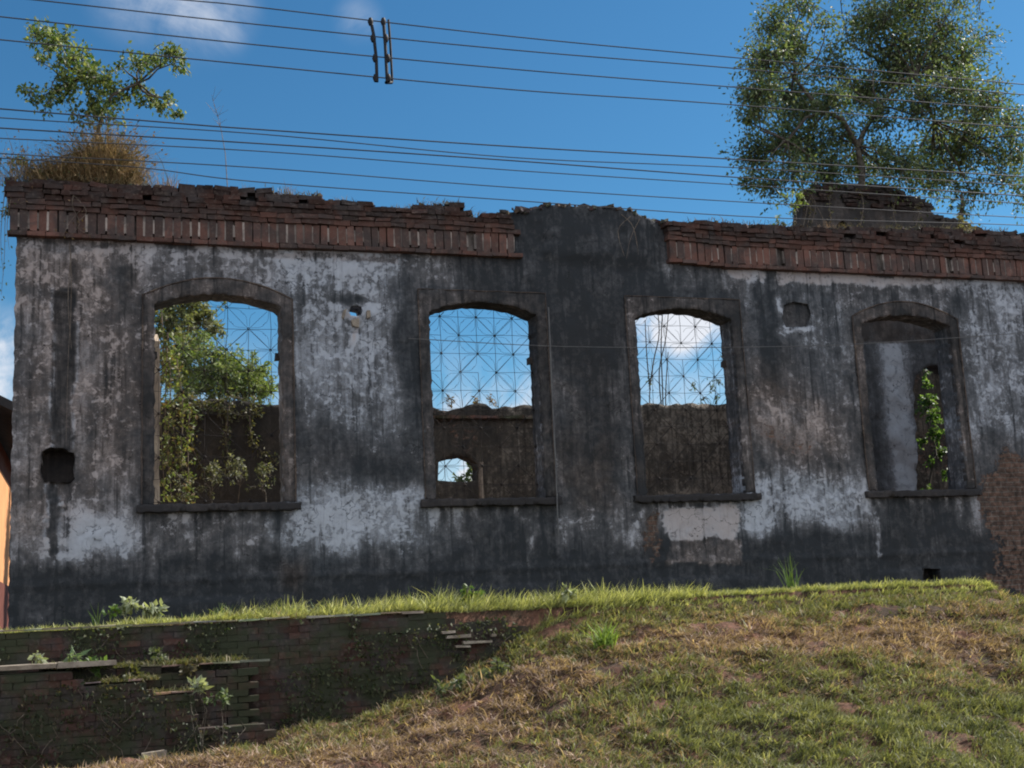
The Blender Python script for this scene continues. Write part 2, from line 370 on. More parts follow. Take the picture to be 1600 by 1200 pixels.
# ------------------------------------------------------------------ the facade
facade = empty('ruined_facade', (6, 0, 1.6))
tag(facade, 'long roofless plaster facade, mould stained, with four arched windows and brick cornice', 'ruined facade')
TOP = [(8, 285), (60, 287), (130, 291), (200, 293), (290, 297), (380, 303), (440, 307), (500, 312), (507, 320), (560, 324), (600, 328), (632, 335),
       (655, 324), (715, 325), (728, 338), (745, 342), (770, 338), (800, 331), (820, 332), (835, 326), (862, 323), (900, 324), (950, 326), (985, 334),
       (1005, 342), (1030, 349), (1060, 353), (1100, 352), (1160, 356), (1230, 357), (1300, 360), (1400, 362), (1480, 363), (1560, 366), (1600, 367)]
def XZ(px, py, Y=0.0): p = U(px, py, Y); return (p.x, p.z)
top = [XZ(*p) for p in TOP]; xR = 18.0
outl = [(-1.05, .4), (xR, .2)] + [(xR, 7.35)] + top[::-1]
outl[-1] = (-1.05, outl[-1][1])
SILL, SPR, RISE = 1.6+1.62, 1.6+4.29, .17
WIN = [(.68, 2.36), (4.44, 6.06), (7.62, 9.24), (11.52, 13.20)]
def arch(xl, xr, z0, z1, rise, n=12):
    xc, hw = (xl+xr)/2, (xr-xl)/2
    return [(xl, z0), (xr, z0)]+[(xr-(xr-xl)*i/n, z1+rise*(1-((xr-(xr-xl)*i/n-xc)/hw)**2)) for i in range(n+1)]
holes = [arch(a, b, SILL, SPR, RISE) for a, b in WIN]
def pxpoly(l, Y=0.0): return [XZ(a, b, Y) for a, b in l]
NICHE = [pxpoly([(66, 705), (80, 699), (98, 700), (108, 706), (116, 708), (116, 748), (108, 754), (70, 753), (64, 742)]),
         pxpoly([(1225, 477), (1240, 472), (1262, 475), (1267, 490), (1262, 511), (1228, 512), (1222, 498)]),
         pxpoly([(1444, 888), (1468, 889), (1470, 905), (1443, 905)])]
VENT = pxpoly([(545, 486), (549, 479), (556, 476), (564, 479), (567, 486), (564, 493), (548, 493)])

# stains and patches at their places on the wall: photo pixel centre, radii, (tone, brown, brick)
BL = [(120, 560, 100, 260, .20, .85, 0), (40, 430, 40, 60, .12, .2, 0), (116, 410, 6, 46, -.25, .1, 0), (1186, 500, 5, 75, -.35, 0, 0), (1206, 510, 6, 80, -.38, 0, 0), (1224, 493, 4, 26, .5, 0, 0), (1246, 518, 22, 4, .45, 0, 0), (1246, 493, 16, 20, -.35, 0, 0), (556, 472, 22, 7, -.5, .2, 0), (534, 488, 7, 9, .4, .2, 0), (578, 488, 7, 9, .4, .2, 0), (556, 515, 7, 22, .75, 1.2, 0), (557, 570, 6, 50, .25, .3, 0), (700, 870, 60, 20, .08, 0, 0), (830, 870, 5, 60, .3, 0, 0), (1000, 820, 5, 50, .3, 0, 0), (990, 850, 10, 16, .3, 0, 0), (440, 600, 6, 150, -.15, .3, 0), (630, 470, 10, 80, -.2, 0, 0), (1105, 500, 10, 50, 0, 0, 0),
      (150, 835, 62, 42, .52, -.5, 0), (75, 850, 8, 40, .35, 0, 0), (330, 415, 130, 30, .18, .1, 0), (330, 395, 290, 10, .22, 0, 0), (160, 620, 60, 90, .02, .6, 0), (55, 780, 40, 40, .05, .4, 0),
      (530, 470, 95, 105, .30, -.6, 0), (520, 410, 90, 30, .18, -.2, 0), (610, 420, 14, 40, .1, 0, 0), (560, 620, 100, 80, .14, -.4, 0), (555, 815, 120, 55, .34, -.6, 0), (500, 820, 60, 60, .12, -.4, 0),
      (515, 700, 60, 30, -.12, .2, 0), (640, 560, 25, 130, -.22, 0, 0), (600, 740, 60, 25, -.15, 0, 0), (340, 840, 100, 40, .12, .2, 0), (280, 830, 30, 40, .1, 0, 0), (400, 820, 30, 40, .14, 0, 0),
      (700, 420, 60, 25, .02, 0, 0), (760, 430, 60, 50, -.22, 0, 0), (690, 820, 40, 40, .14, 0, 0), (770, 850, 60, 50, -.12, 0, 0),
      (900, 410, 120, 130, -.42, -.1, 0), (925, 620, 60, 160, -.20, .3, 0), (930, 740, 40, 60, .02, .6, 0), (935, 810, 40, 35, .20, 0, 0), (880, 830, 14, 40, .16, 0, 0),
      (1075, 440, 70, 40, -.12, -.2, 0), (1100, 425, 40, 14, .08, 0, 0), (1000, 370, 30, 40, .04, 0, 0),
      (1165, 428, 22, 9, .50, .2, 0), (1240, 433, 28, 10, .5, .2, 0), (1330, 436, 80, 9, .5, .2, 0), (1440, 438, 60, 9, .42, .1, 0), (1560, 440, 40, 9, .4, 0, 0),
      (1195, 520, 22, 80, -.22, -.2, 0), (1250, 490, 60, 45, .12, -.5, 0), (1245, 490, 30, 26, .15, 0, 0), (1180, 470, 22, 50, .05, -.3, 0), (1290, 560, 40, 60, .02, -.2, 0), (1250, 670, 80, 60, .16, .8, 0), (1200, 620, 40, 60, .1, .7, 0),
      (1255, 785, 100, 45, .36, -.4, 0), (1360, 800, 10, 70, .22, 0, 0), (1180, 800, 20, 40, .22, -.2, 0), (1250, 860, 90, 25, -.15, 0, 0),
      (1410, 470, 70, 14, .14, 0, 0), (1555, 530, 55, 110, .24, -.8, 0), (1560, 660, 60, 25, .16, -.6, 0), (1570, 460, 50, 30, .15, -.3, 0), (1440, 830, 60, 60, -.14, .1, 0),
      (1580, 795, 46, 66, 0, .2, .85), (1600, 890, 50, 40, -.12, .3, .55), (1560, 905, 50, 14, -.05, .4, .3), (1220, 690, 60, 40, 0, 0, .35), (1600, 730, 50, 34, 0, 0, .5),
      (455, 900, 26, 26, .18, .8, 0), (1080, 350, 40, 6, .0, 0, 0), (1020, 830, 12, 40, .1, .3, .6)]
def wblobs(bl):
    out = []
    for (px, py, rx, ry, *v) in bl:
        c = U(px, py); a = U(px+rx, py); b = U(px, py-ry); out.append((c.x, c.z, abs(a.x-c.x), abs(b.z-c.z), v))
    return out
WB = wblobs(BL)
CRISP = [(pxpoly([(1138, 421), (1172, 422), (1175, 432), (1162, 438), (1144, 432)]), .90, .7), (pxpoly([(1184, 426), (1196, 428), (1192, 442), (1184, 440)]), .75, .5),
         (pxpoly([(1211, 424), (1300, 427), (1400, 431), (1472, 434), (1472, 444), (1400, 445), (1330, 442), (1290, 446), (1240, 441), (1220, 447), (1211, 438)]), .86, .7),
         (pxpoly([(30, 374), (100, 378), (180, 381), (180, 388), (90, 392), (34, 386)]), .62, .7), (pxpoly([(385, 392), (500, 397), (620, 402), (622, 412), (540, 408), (440, 404), (390, 404)]), .66, .5),
         (pxpoly([(79, 452), (84, 452), (84, 700), (79, 700)]), .62, .4), (pxpoly([(116, 500), (121, 500), (117, 700), (112, 700)]), .66, .4), (pxpoly([(84, 452), (116, 452), (112, 702), (83, 702)]), .26, .8),
         (pxpoly([(72, 756), (76, 756), (74, 862), (70, 862)]), .66, .2), (pxpoly([(90, 756), (94, 756), (92, 870), (87, 862)]), .66, .2), (pxpoly([(76, 756), (90, 756), (88, 872), (75, 862)]), .20, .5),
         (pxpoly([(1365, 790), (1374, 790), (1380, 866), (1372, 868)]), .62, .2)]
def fac_col(x, z):
    n1 = fbm(x*2.2, z*2.2, 21); n2 = fbm(x*2.2+50, z*2.2, 31); xx = x+(n1-.5)*.5; zz = z+(n2-.5)*.5
    tone = np.full(len(x), .405); br = np.full(len(x), .28); bk = np.zeros(len(x))
    for cx, cz, rx, rz, v in WB:
        q = np.exp(-(((xx-cx)/rx)**2)**1.6-(((zz-cz)/rz)**2)**1.6)
        tone += q*v[0]; br += q*v[1]; bk += q*v[2]
    tone -= .34*sm(2.75, 2.3, z+(n1-.5)*.35)            # splash zone black with mould
    def run(ztop, key, amt, lo=.2, hi=1.6):
        w_ = vnoise(x*11, x*0+key, 71); L_ = lo+(hi-lo)*vnoise(x*6.3, x*0+key, 72)**2
        return amt*sm(.52, .75, w_)*np.clip(1-(ztop-z)/L_, 0, 1)*(z < ztop)
    tone -= run(6.95, 1.5, .34)+run(6.4, 4.5, .22, .3, 2.2); tone += run(6.75, 2.5, .22, .2, 1.2)
    for i, (a, b) in enumerate(WIN):
        k = (x > a-.3)*(x < b+.3); tone += k*(run(SILL-.1, 7.5+i, .42, .15, .9)-run(SILL-.1, 17.5+i, .30, .2, 1.2))
    for i, (a, b) in enumerate(WIN):                       # panels under the sills
        k = (x > a-.12)*(x < b+.12)*(z < SILL)*1.0; tone -= .08*k*(1 if i != 2 else 0)
    # clean repaired patch under the third window
    P = pxpoly([(1046, 792), (1150, 788), (1160, 800), (1158, 834), (1140, 846), (1052, 846), (1038, 826), (1038, 800)]); k = inpoly(xx*.3+x*.7, zz*.3+z*.7, P)
    tone = np.where(k, .98, tone); br = np.where(k, .75, br)
    P = pxpoly([(1052, 846), (1160, 840), (1160, 880), (1040, 882)]); k = inpoly(x, zz*.3+z*.7, P); tone = np.where(k, .5, tone); br = np.where(k, .95, br)
    for P, tv, bv in CRISP:
        k = inpoly(x*.75+xx*.25, z*.75+zz*.25, P); tone = np.where(k, tv+(n1-.5)*.3, tone); br = np.where(k, bv, br)
    return np.stack([np.clip(tone, .13, 1), np.clip(br, 0, 1), np.clip(bk, 0, 1)], 1)
chn = [XZ(84, 470)[0], XZ(113, 470)[0]]
def fac_dep(x, z):
    d = (fbm(x*1.3, z*1.3, 41)-.5)*.05+(fbm(x*6, z*6, 42)-.5)*.025+np.where(fbm(x*3, z*3, 43) > .6, -.012, 0)
    k = (x > chn[0])*(x < chn[1])*(z > 3.3)*(z < 6.0); d = d-.05*k
    for a, b in WIN: d = d-.045*((x > a-.10)*(x < b+.10)*(z < SILL-.05)*(z > 2.0))
    k = sm(6.05, 6.35, x+(fbm(x*3, z*3, 7)-.5)*.5)*sm(8.15, 7.9, x)*sm(6.6, 6.9, z); d = d+.07*k   # lump of old render at the break in the cornice
    k = (np.abs(z-2.25) < .04); d = d+.02*k
    return d
wm = wall_mesh('wall', outl, holes+NICHE+[VENT], 0, .4, .04, fac_dep, fac_col, .06, .010, .010)
link('wall', wm, M_facade, facade)

def pocket(name, poly, y0, y1):                       # open-fronted recess behind a hole in the wall
    P = densify(poly, .1); n = len(P); V = [(x, y0, z) for x, z in P]+[(x*1.0, y1, z) for x, z in P]; F = []
    me = bpy.data.meshes.new(name); F = [[i, (i+1) % n, n+(i+1) % n, n+i] for i in range(n)]+[[n+i for i in range(n)]]
    me.from_pydata(V, [], F); me.update()
    a = me.color_attributes.new('col', 'FLOAT_COLOR', 'POINT'); a.data.foreach_set('color', np.tile([.25, .5, 0, 1], len(V)).astype(np.float32))
    return me
for p, dd in zip(NICHE, (.34, .05, .3)):
    link('niche', pocket('niche', p, .0, dd), M_trim if dd > .1 else M_facade, facade)

# window surrounds (flat raised bands), sills, grilles
def trim_col(base, br=.6):
    return lambda x, z: np.stack([np.clip(base+(fbm(x*2, z*.9, 77)-.5)*.5, 0, 1), np.full(len(x), br), np.zeros(len(x))], 1)
for i, (a, b) in enumerate(WIN):
    wd = .15; inner = arch(a+.004, b-.004, SILL+.01, SPR, RISE-.004)
    if i in (0, 3): outer = arch(a-wd, b+wd, SILL+.01, SPR+.12, RISE+.10)
    else: outer = [(a-wd, SILL+.01), (b+wd, SILL+.01), (b+wd, SPR+RISE+.16), (a-wd, SPR+RISE+.16)]
    ringo = [outer[0]]+[inner[0]]+inner[2:][::-1]+[inner[1]]+outer[1:]
    ringo = [outer[0], inner[0]]+inner[:1:-1]+[inner[1]]+outer[1:]
    me = wall_mesh('window_surround', ringo, [], -.022, .09, .05, lambda x, z: (fbm(x*5, z*5, 3)-.5)*.045, trim_col(.33 if i in (0, 3) else .27, .95 if i in (0, 3) else .8), .05, .012)
    ws = link('window_surround', me, M_facade, facade)
    # thin outer fillet
    fo = [(x, z) for x, z in outer]
    tb = Tube(); path = [outer[1]]+outer[2:]+[outer[0]] if i in (0, 3) else [outer[1], outer[2], outer[3], outer[0]]
    pp = densify(path, .15, .004, False); tb.add([(x, -.028, z) for x, z in pp]+[(path[-1][0], -.028, path[-1][1])], .012 if i in (0, 3) else .008, 5)
    fil = tb.build('moulding', M_trim, ws)
    cv = np.tile([.5, .8, 0, 1], len(fil.data.vertices)).astype(np.float32)
    fil.data.color_attributes.new('col', 'FLOAT_COLOR', 'POINT').data.foreach_set('color', cv)
    if i < 3:
        for sx, X_ in ((1, a), (-1, b)):
            bb = Box(); bb.add((X_+sx*.012, .33, SPR-.62), (.07, .10, .10), (.3, .5, 0), jit=.012); bb.build('hinge_block', M_trim, ws)
    # sill
    so_ = [(a-wd-.07, SILL-.10), (b+wd+.07, SILL-.10), (b+wd+.07, SILL), (a-wd-.07, SILL)]
    me = wall_mesh('window_sill', so_, [], -.075, .445, .05, lambda x, z: (fbm(x*5, z*5, 13)-.5)*.06, trim_col(.10, .3), .06, .012)
    link('sill', me, M_trim, ws)

def grille(i, pitch, x0, z0, Y=.30):
    a, b = WIN[i]; xc, hw = (a+b)/2, (b-a)/2
    def inside(x, z): return a < x < b and SILL < z < SPR+RISE*(1-((x-xc)/hw)**2)
    tb = Tube()
    jn = {}
    def jt(p): return jn.setdefault((round(p[0], 2), round(p[1], 2)), (random.gauss(0, .006), random.gauss(0, .006)))
    def seg(p, q, r):
        if random.random() < .10: return
        p = (p[0]+jt(p)[0], p[1]+jt(p)[1]); q = (q[0]+jt(q)[0], q[1]+jt(q)[1]); n = 8; run = []
        for k in range(n+1):
            x = p[0]+(q[0]-p[0])*k/n; z = p[1]+(q[1]-p[1])*k/n
            if inside(x, z): run.append((x, Y, z))
            else:
                if len(run) > 1: tb.add(run, r, 4)
                run = []
        if len(run) > 1: tb.add(run, r, 4)
    nx_ = int((b-a)/pitch)+3; nz_ = 15
    for ix in range(-nx_, nx_+1):
        for iz in range(-nz_, nz_+1):
            x, z = x0+ix*pitch, z0+iz*pitch
            if not (a-pitch < x < b+pitch and SILL-pitch < z < SPR+pitch*2): continue
            seg((x, z), (x+pitch, z), .0036); seg((x, z), (x, z+pitch), .0036)
            if (ix+iz) % 2 == 0:
                for sx, sz in ((1, 1), (1, -1), (-1, 1), (-1, -1)): seg((x, z), (x+sx*pitch*.98, z+sz*pitch*.98), .0032)
                # curved secondary bars between the rays
                for k in range(8):
                    if random.random() < .2: continue
                    t0 = (k+.5)*math.pi/4; run = []
                    for q in range(5):
                        rr = pitch*(.12+.75*q/4); tt = t0+.25*math.sin(q/4*math.pi)*(1 if k % 2 else -1)
                        X_, Z_ = x+rr*math.cos(tt), z+rr*math.sin(tt)
                        if inside(X_, Z_): run.append((X_, Y, Z_))
                    if len(run) > 1: tb.add(run, .0022, 4)
                if inside(x, z): tb.add([(x, Y-.012, z), (x, Y-.004, z), (x, Y+.012, z)], [.013, .022, .013], 8)
    return tb.build('window_grille', M_iron, facade)
for i, (px, py, pp) in enumerate(((354, 546, 33), (746, 553, 28.6), (1064, 536, 25.8))):
    c = U(px, py, .30); e = U(px, py-pp, .30); grille(i, (e.z-c.z)*1.0, c.x, c.z)

# brick cornice: bottom course, row of upright bricks, broken horizontal courses above
BOT = [(19, 370), (400, 389), (620, 396), (800, 405), (1040, 412), (1120, 420), (1600, 441)]
BOTZ = ([XZ(*p)[0] for p in BOT], [XZ(*p)[1] for p in BOT])
TOPX = [p[0] for p in top]; TOPZ = [p[1] for p in top]
def brc(k=1.0):
    u = random.random()
    base = (.25, .125, .100) if u < .45 else (.21, .115, .095) if u < .8 else (.15, .10, .09)
    q = random.uniform(.7, 1.25)*k; return tuple(c*q for c in base)
print('cornice z', [round(float(v), 2) for v in BOTZ[1]], [round(v, 2) for v in TOPZ])
def cornice(xa, xb, red):
    bx = Box(); x = xa
    while x < xb:                                                       # mortar bed behind, in lengths
        L = min(.5, xb-x); z0 = float(np.interp(x, *BOTZ)); bx.add((x+L/2, -.005, z0+.22), (L, .05, .36), (.19, .165, .15), jit=.001); x += L
    x = xa-.03
    while x < xb:                                                       # bottom course
        L = random.uniform(.22, .25); z0 = float(np.interp(x, *BOTZ)); bx.add((x+L/2, -.045, z0+.03), (L-.008, .14, .055), brc(.5*red), jit=.006); x += L
    x = xa
    while x < xb:                                                       # soldier course
        z0 = float(np.interp(x, *BOTZ)); wd = random.uniform(.088, .108); g = random.choice((.010, .014, .018, .022))
        if random.random() > .03: bx.add((x+wd/2, -.055+random.uniform(-.008, .008), z0+.205), (wd, .10, .285+random.uniform(-.012, .012)), brc(random.uniform(.45, .65)*red), jit=.005, tilt=random.uniform(-.02, .02))
        if random.random() < .8: bx.add((x+wd+g/2, -.050, z0+.205), (g+.010, .10, random.uniform(.16, .285)), tuple(c*q_ for q_ in (random.uniform(.45, 1.2),) for c in (.36, .31, .28)), jit=.003)
        x += wd+g+.004
    lev = 0
    while lev < 9:                                                      # courses above to the broken top
        x = xa-random.uniform(.0, .06)-.05*min(lev, 3)*.3; zc = .385+lev*.068
        while x < xb:
            L = random.choice((.23, .23, .115)); z0 = float(np.interp(x+L/2, *BOTZ)); zt = float(np.interp(x+L/2, TOPX, TOPZ))
            z = z0+zc; out = .09+.018*min(lev, 3)-.04*(lev > 4)
            if z+.03 < zt+.07*vnoise(np.array([x*1.7]), np.array([lev*.1]), 5)[0] and not (lev > 2 and random.random() < .10):
                bx.add((x+L/2, .02-out/2+random.uniform(-.012, .012), z), (L-.006, out+.12, .066), brc(random.uniform(.12, .26)*red if lev > 1 else .36*red), jit=.011, rot=random.uniform(-.04, .04)*lev*.4, tilt=random.uniform(-.02, .02)*(1+lev*.4))
            x += L
        lev += 1
    return bx
xbL = XZ(792, 380)[0]; xbR = XZ(1042, 390)[0]
cornice(-1.13, xbL, 1.0).build('cornice', M_brick, facade)
cornice(xbR, xR, 1.15).build('cornice', M_brick, facade)
# loose rubble along the broken top of the wall
bx = Box(); x = -1.0
for _ in range(1500):                                                   # crumbled mortar and chips
    x_ = random.uniform(-1.05, xR); zt = float(np.interp(x_, TOPX, TOPZ)); s__ = random.uniform(.02, .07)
    bx.add((x_, random.uniform(-.08, .36), zt+random.uniform(-.02, .03)), (s__*1.5, s__, s__*.8), tuple(c*random.uniform(.6, 1.2) for c in (.07, .062, .056)), rot=random.uniform(0, 3), jit=s__*.22, tilt=random.uniform(-.4, .4))
while x < xR:
    zt = float(np.interp(x, TOPX, TOPZ)); L = random.uniform(.12, .26)
    for yy in (.08, .2, .33):
        if random.random() < .75: bx.add((x+random.uniform(-.05, .05), yy, zt+random.uniform(-.03, .035)), (L, .13, random.uniform(.05, .08)), brc(.22), rot=random.uniform(-.3, .3), jit=.015, tilt=random.uniform(-.12, .12))
    x += L*.9
bx.build('rubble_capping', M_brick, facade)
# short stub of timber below the vent hole
bx = Box(); p = U(556, 512); bx.add((p.x, .02, p.z+.06), (.10, .12, .10), (.22, .19, .15), jit=.02); bx.add((U(538, 492).x, -.03, U(538, 492).z), (.04, .07, .13), (.3, .28, .25), jit=.02, tilt=-.2); bx.add((U(575, 492).x, -.03, U(575, 492).z), (.035, .07, .11), (.3, .28, .25), jit=.02, tilt=.2)
bx.build('bracket_stub', M_pale, facade)

# ------------------------------------------------------------------ walls behind
def noise_depth(amp=.05, s=1.5, seed=8): return lambda x, z: (fbm(x*s, z*s, seed)-.5)*amp+(fbm(x*7, z*7, seed+3)-.5)*amp*.5
YR = 6.0
RT = [(110, 618), (150, 622), (250, 632), (290, 630), (320, 624), (350, 627), (380, 626), (400, 634), (435, 632), (520, 640), (600, 630), (660, 634), (677, 636), (700, 640), (722, 636), (735, 630), (748, 628), (758, 633), (766, 641),
      (778, 640), (788, 634), (800, 638), (812, 632), (835, 634), (900, 628), (990, 633), (1003, 631), (1040, 632), (1100, 631), (1145, 631), (1200, 634), (1260, 620), (1350, 600), (1400, 585), (1480, 570), (1560, 575), (1640, 600)]
rt = [XZ(a, b, YR) for a, b in RT]; ro = [(rt[0][0], 1.3), (rt[-1][0], 1.3)]+rt[::-1]
rh = [pxpoly([(684, 751), (684, 722), (692, 717), (706, 714), (722, 714), (736, 717), (744, 724), (746, 751), (720, 753)], YR)]
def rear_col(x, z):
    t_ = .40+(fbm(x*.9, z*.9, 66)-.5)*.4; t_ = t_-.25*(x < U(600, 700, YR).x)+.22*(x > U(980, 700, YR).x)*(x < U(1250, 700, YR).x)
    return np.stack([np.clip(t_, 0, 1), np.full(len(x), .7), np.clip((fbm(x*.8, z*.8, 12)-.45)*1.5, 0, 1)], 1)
rw = empty('rear_wall', (3, YR, 1.6)); tag(rw, 'dark brown broken masonry wall standing across the back of the ruin, seen through the windows', 'wall')
link('masonry', wall_mesh('masonry', ro, rh, YR, .35, .12, noise_depth(.12), rear_col, .12, .03, .02), M_rear, rw)
# faint ledge where a floor or roof beam once sat
p, q = XZ(640, 655, YR), XZ(850, 652, YR); bx = Box(); x = p[0]
while x < q[0]: bx.add((x+.13, YR-.05, p[1]+.03), (.24, .1, .06), brc(.6), jit=.012); x += .25
bx.build('string_course', M_rear_s, rw)
pw = U(752, 748, YR-.35); tb = Tube(); tb.add([(pw.x, YR-.35, h(pw.x, YR)-.1), (pw.x-.01, YR-.35, pw.z), (pw.x+.01, YR-.35, U(752, 722, YR-.35).z)], [.05, .045, .04], 7)
o = tb.build('wooden_post', M_wood); tag(o, 'thin pale wooden post beside the small arched hole, seen through the second window', 'post')

# left cross wall whose face catches the sun just inside the first window
YC0, YC1, XC = .42, 5.9, .775
def cross(name, x0, x1, y0, y1, topf, mat):
    n = 40; m = 22; V = []; F = []
    for X in (x1, x0):
        for j in range(m+1):
            for i in range(n+1):
                y = y0+(y1-y0)*i/n; z = 1.4+(topf(y)-1.4)*j/m; V.append((X+(fbm(np.array([y*2.1]), np.array([z*2.1]), 4)[0]-.5)*.05*(1 if X == x1 else 0), y, z))
    s_ = (n+1)*(m+1)
    for j in range(m):
        for i in range(n):
            a = j*(n+1)+i; F.append((a, a+1, a+n+2, a+n+1)); F.append((s_+a, s_+a+n+1, s_+a+n+2, s_+a+1))
    for i in range(n): a = m*(n+1)+i; F.append((a, a+1, s_+a+1, s_+a))
    for j in range(m): a = j*(n+1); F.append((a, a+n+1, s_+a+n+1, s_+a)); a += n; F.append((a, s_+a, s_+a+n+1, a+n+1))
    return mesh_np(name, V, F)
zc = lambda y: U(245, 520, y).z-.12*abs(math.sin(y*3))-.05*(y > 3)
o = link('cross_wall', cross('cross_wall', XC-.4, XC, YC0, YC1, zc, M_cream), M_cream); tag(o, 'sunlit cream cross wall edge just inside the left jamb of the first window', 'wall')

# inner wall behind the fourth window, rising above the cornice as a broken gable
YI = 3.0
IT = [(1225, 380), (1240, 352), (1252, 346), (1254, 315), (1262, 298), (1280, 290), (1300, 288), (1322, 293), (1340, 289), (1350, 293), (1368, 290), (1380, 293), (1396, 294), (1412, 306), (1440, 314), (1450, 322), (1458, 336),
      (1480, 341), (1500, 345), (1520, 352), (1560, 364), (1640, 372)]
it = [XZ(a, b, YI) for a, b in IT]; io = [(it[0][0], 1.3), (it[-1][0], 1.3)]+it[::-1]
ih = [pxpoly([(1308, 356), (1310, 347), (1316, 344), (1322, 350), (1323, 357)], YI),
      pxpoly([(1436, 900), (1432, 700), (1427, 610), (1432, 586), (1444, 574), (1464, 572), (1484, 580), (1496, 598), (1502, 900)], YI)]
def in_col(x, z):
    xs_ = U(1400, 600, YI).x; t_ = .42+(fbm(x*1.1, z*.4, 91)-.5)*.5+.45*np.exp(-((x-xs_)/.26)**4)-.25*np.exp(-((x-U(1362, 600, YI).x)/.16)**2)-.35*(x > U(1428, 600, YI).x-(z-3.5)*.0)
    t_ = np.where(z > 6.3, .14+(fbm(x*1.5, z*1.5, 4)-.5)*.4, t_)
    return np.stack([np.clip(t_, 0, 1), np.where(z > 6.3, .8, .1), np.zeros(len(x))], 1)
iw = empty('inner_wall', (U(1400, 600, YI).x, YI, 1.6)); tag(iw, 'blue grey inner wall behind the fourth window, rising above the cornice as a broken dark gable', 'wall')
link('masonry', wall_mesh('masonry', io, ih, YI, .35, .07, noise_depth(.14, 2.0), in_col, .07, .03, .022), M_inner, iw)

bx = Box()
for _ in range(240):
    k_ = random.randrange(3, len(it)-4); f_ = random.random(); x_ = it[k_][0]*(1-f_)+it[k_+1][0]*f_; z_ = it[k_][1]*(1-f_)+it[k_+1][1]*f_; s__ = random.uniform(.04, .13)
    bx.add((x_, YI+random.uniform(-.03, .33), z_+random.uniform(-.05, .02)), (s__*1.6, s__, s__*.7), (.045, .040, .037), rot=random.uniform(-.6, .6), jit=s__*.15, tilt=random.uniform(-.3, .3))
for _ in range(60):
    x_ = random.uniform(it[3][0]+.1, it[15][0]); zt = float(np.interp(x_, [q[0] for q in it], [q[1] for q in it])); z_ = random.uniform(it[3][1], zt); z_ = round(z_/.078)*.078
    if z_ < zt-.05: bx.add((x_, YI+.0, z_), (.23, random.uniform(.04, .14), .06), brc(random.uniform(.10, .20)), jit=.014, tilt=random.uniform(-.05, .05))
bx.build('exposed_bricks', M_brick, iw)

# ------------------------------------------------------------------ retaining wall (individual bricks in one mesh, one thing)
rwall = empty('retaining_wall', (2, LIP, 0)); tag(rwall, 'mossy stepped brick retaining wall holding up the grass at the left', 'wall')
def courses(xa, xb, yface, zbot, ztop, k=.75, ragged=None, depth=.22):
    bx = Box(); z = -.1
    while z < 1.9:
        x = xa+(.0 if int(z/.074) % 2 else -.12)
        while x < xb:
            L = .235; zt = ztop(x+L/2); zb = zbot(x+L/2)
            if z+.066 <= zt and z > zb-.25 and x+L <= xb+(.02 if depth < .4 else .14) and random.random() > .015:
                j = random.gauss(0, .006)+(.05 if random.random() < .03 else 0)
                bx.add((x+L/2, yface+depth/2+j, z+.033), (L-.007, depth, .069), brc(k*random.uniform(.6, 1.1)), jit=.005, tilt=random.uniform(-.015, .015))
            x += L
        z += .074
    return bx
gb = lambda x: float(np.interp(x, GX, GZ))+1.6
def t1(x):                                   # the right end is broken in steps
    for lim, zz in ((3.90, 1.69), (4.1, 1.62), (4.32, 1.54), (4.75, 1.60), (5.0, 1.52), (9, 1.1)):
        if x < lim: return zz-.01
bx = courses(-4.0, 5.05, LIP-.13, gb, t1, .30)
bx.build('brickwork', M_rbrick, rwall)
# mortar core just behind the faces
core = Box()
for i in range(36):
    x = -4+i*.25; zt = t1(x+.12)-.05; zb = min(gb(x)-.3, zt-.1)
    core.add((x+.125, LIP+.012, (zt+zb)/2), (.25, .262, zt-zb), (.062, .054, .046), jit=0)
core.build('mortar_core', M_rbrick, rwall)
# lower tier standing forward
xA = U(117, 1050, -2.6).x; xB = U(240, 1070, -2.6).x; xC_ = U(392, 1040, -2.6).x
zA = U(60, 1047, -2.6).z; zB_ = U(180, 1066, -2.6).z; zC = U(300, 1082, -2.6).z; zD = U(350, 1034, -2.3).z
def t2(x): return zA if x < xA else zB_ if x < xB else zC if x < xB+.45 else zC-.35
courses(-4, xB+1.3, -2.62, gb, t2, .28, depth=.25).build('lower_tier', M_rbrick, rwall)
courses(xA-.05, xC_, -2.34, gb, lambda x: zD-.02*(x > xB), .28, depth=.44).build('middle_tier', M_rbrick, rwall)
cap = Box()  # thin coping edges; the sun they catch is put into their pale colour
def edge(x0, x1, y, zf, th=.022, c=(.36, .31, .24), gap=.12):
    x = x0
    while x < x1:
        L = random.uniform(.14, .34)
        if random.random() > gap: cap.add((x+L/2, y, zf(x+L/2)+th/2+random.uniform(-.004, .006)), (L, .09, th*random.uniform(.7, 1.3)), tuple(q*random.uniform(.7, 1.1) for q in c), jit=.006, tilt=random.uniform(-.015, .015))
        x += L
edge(-3, 3.85, LIP-.115, t1, .02, (.34, .31, .22), .06); edge(xA+.1, xC_, -2.30, lambda x: zD-.02*(x > xB), .016, (.26, .24, .18), .35); edge(xA+.1, xB+.4, -2.57, lambda x: t2(x), .02, (.36, .27, .20), .15)
cap.build('sun_toned_edge', M_pale2, rwall)
fill = Box(); 
for i in range(26):
    x = -4+i*.25
    if x > xB+.4: break
    zt = t2(x+.12)-.03; fill.add((x+.125, -2.30, (zt+.0)/2), (.252, .60, zt), (.05, .045, .035), jit=.01)
fill.build('tier_fill', M_rbrick, rwall)
cap = Box(); x = -4
while x < xA: cap.add((x+.3, -2.40, zA+.035), (.59, .50, .05), (.34, .30, .25), jit=.008); x += .6
cap.build('ledge_slab', M_pale, rwall)
cap = Box(); p = U(735, 1008, LIP-.2)
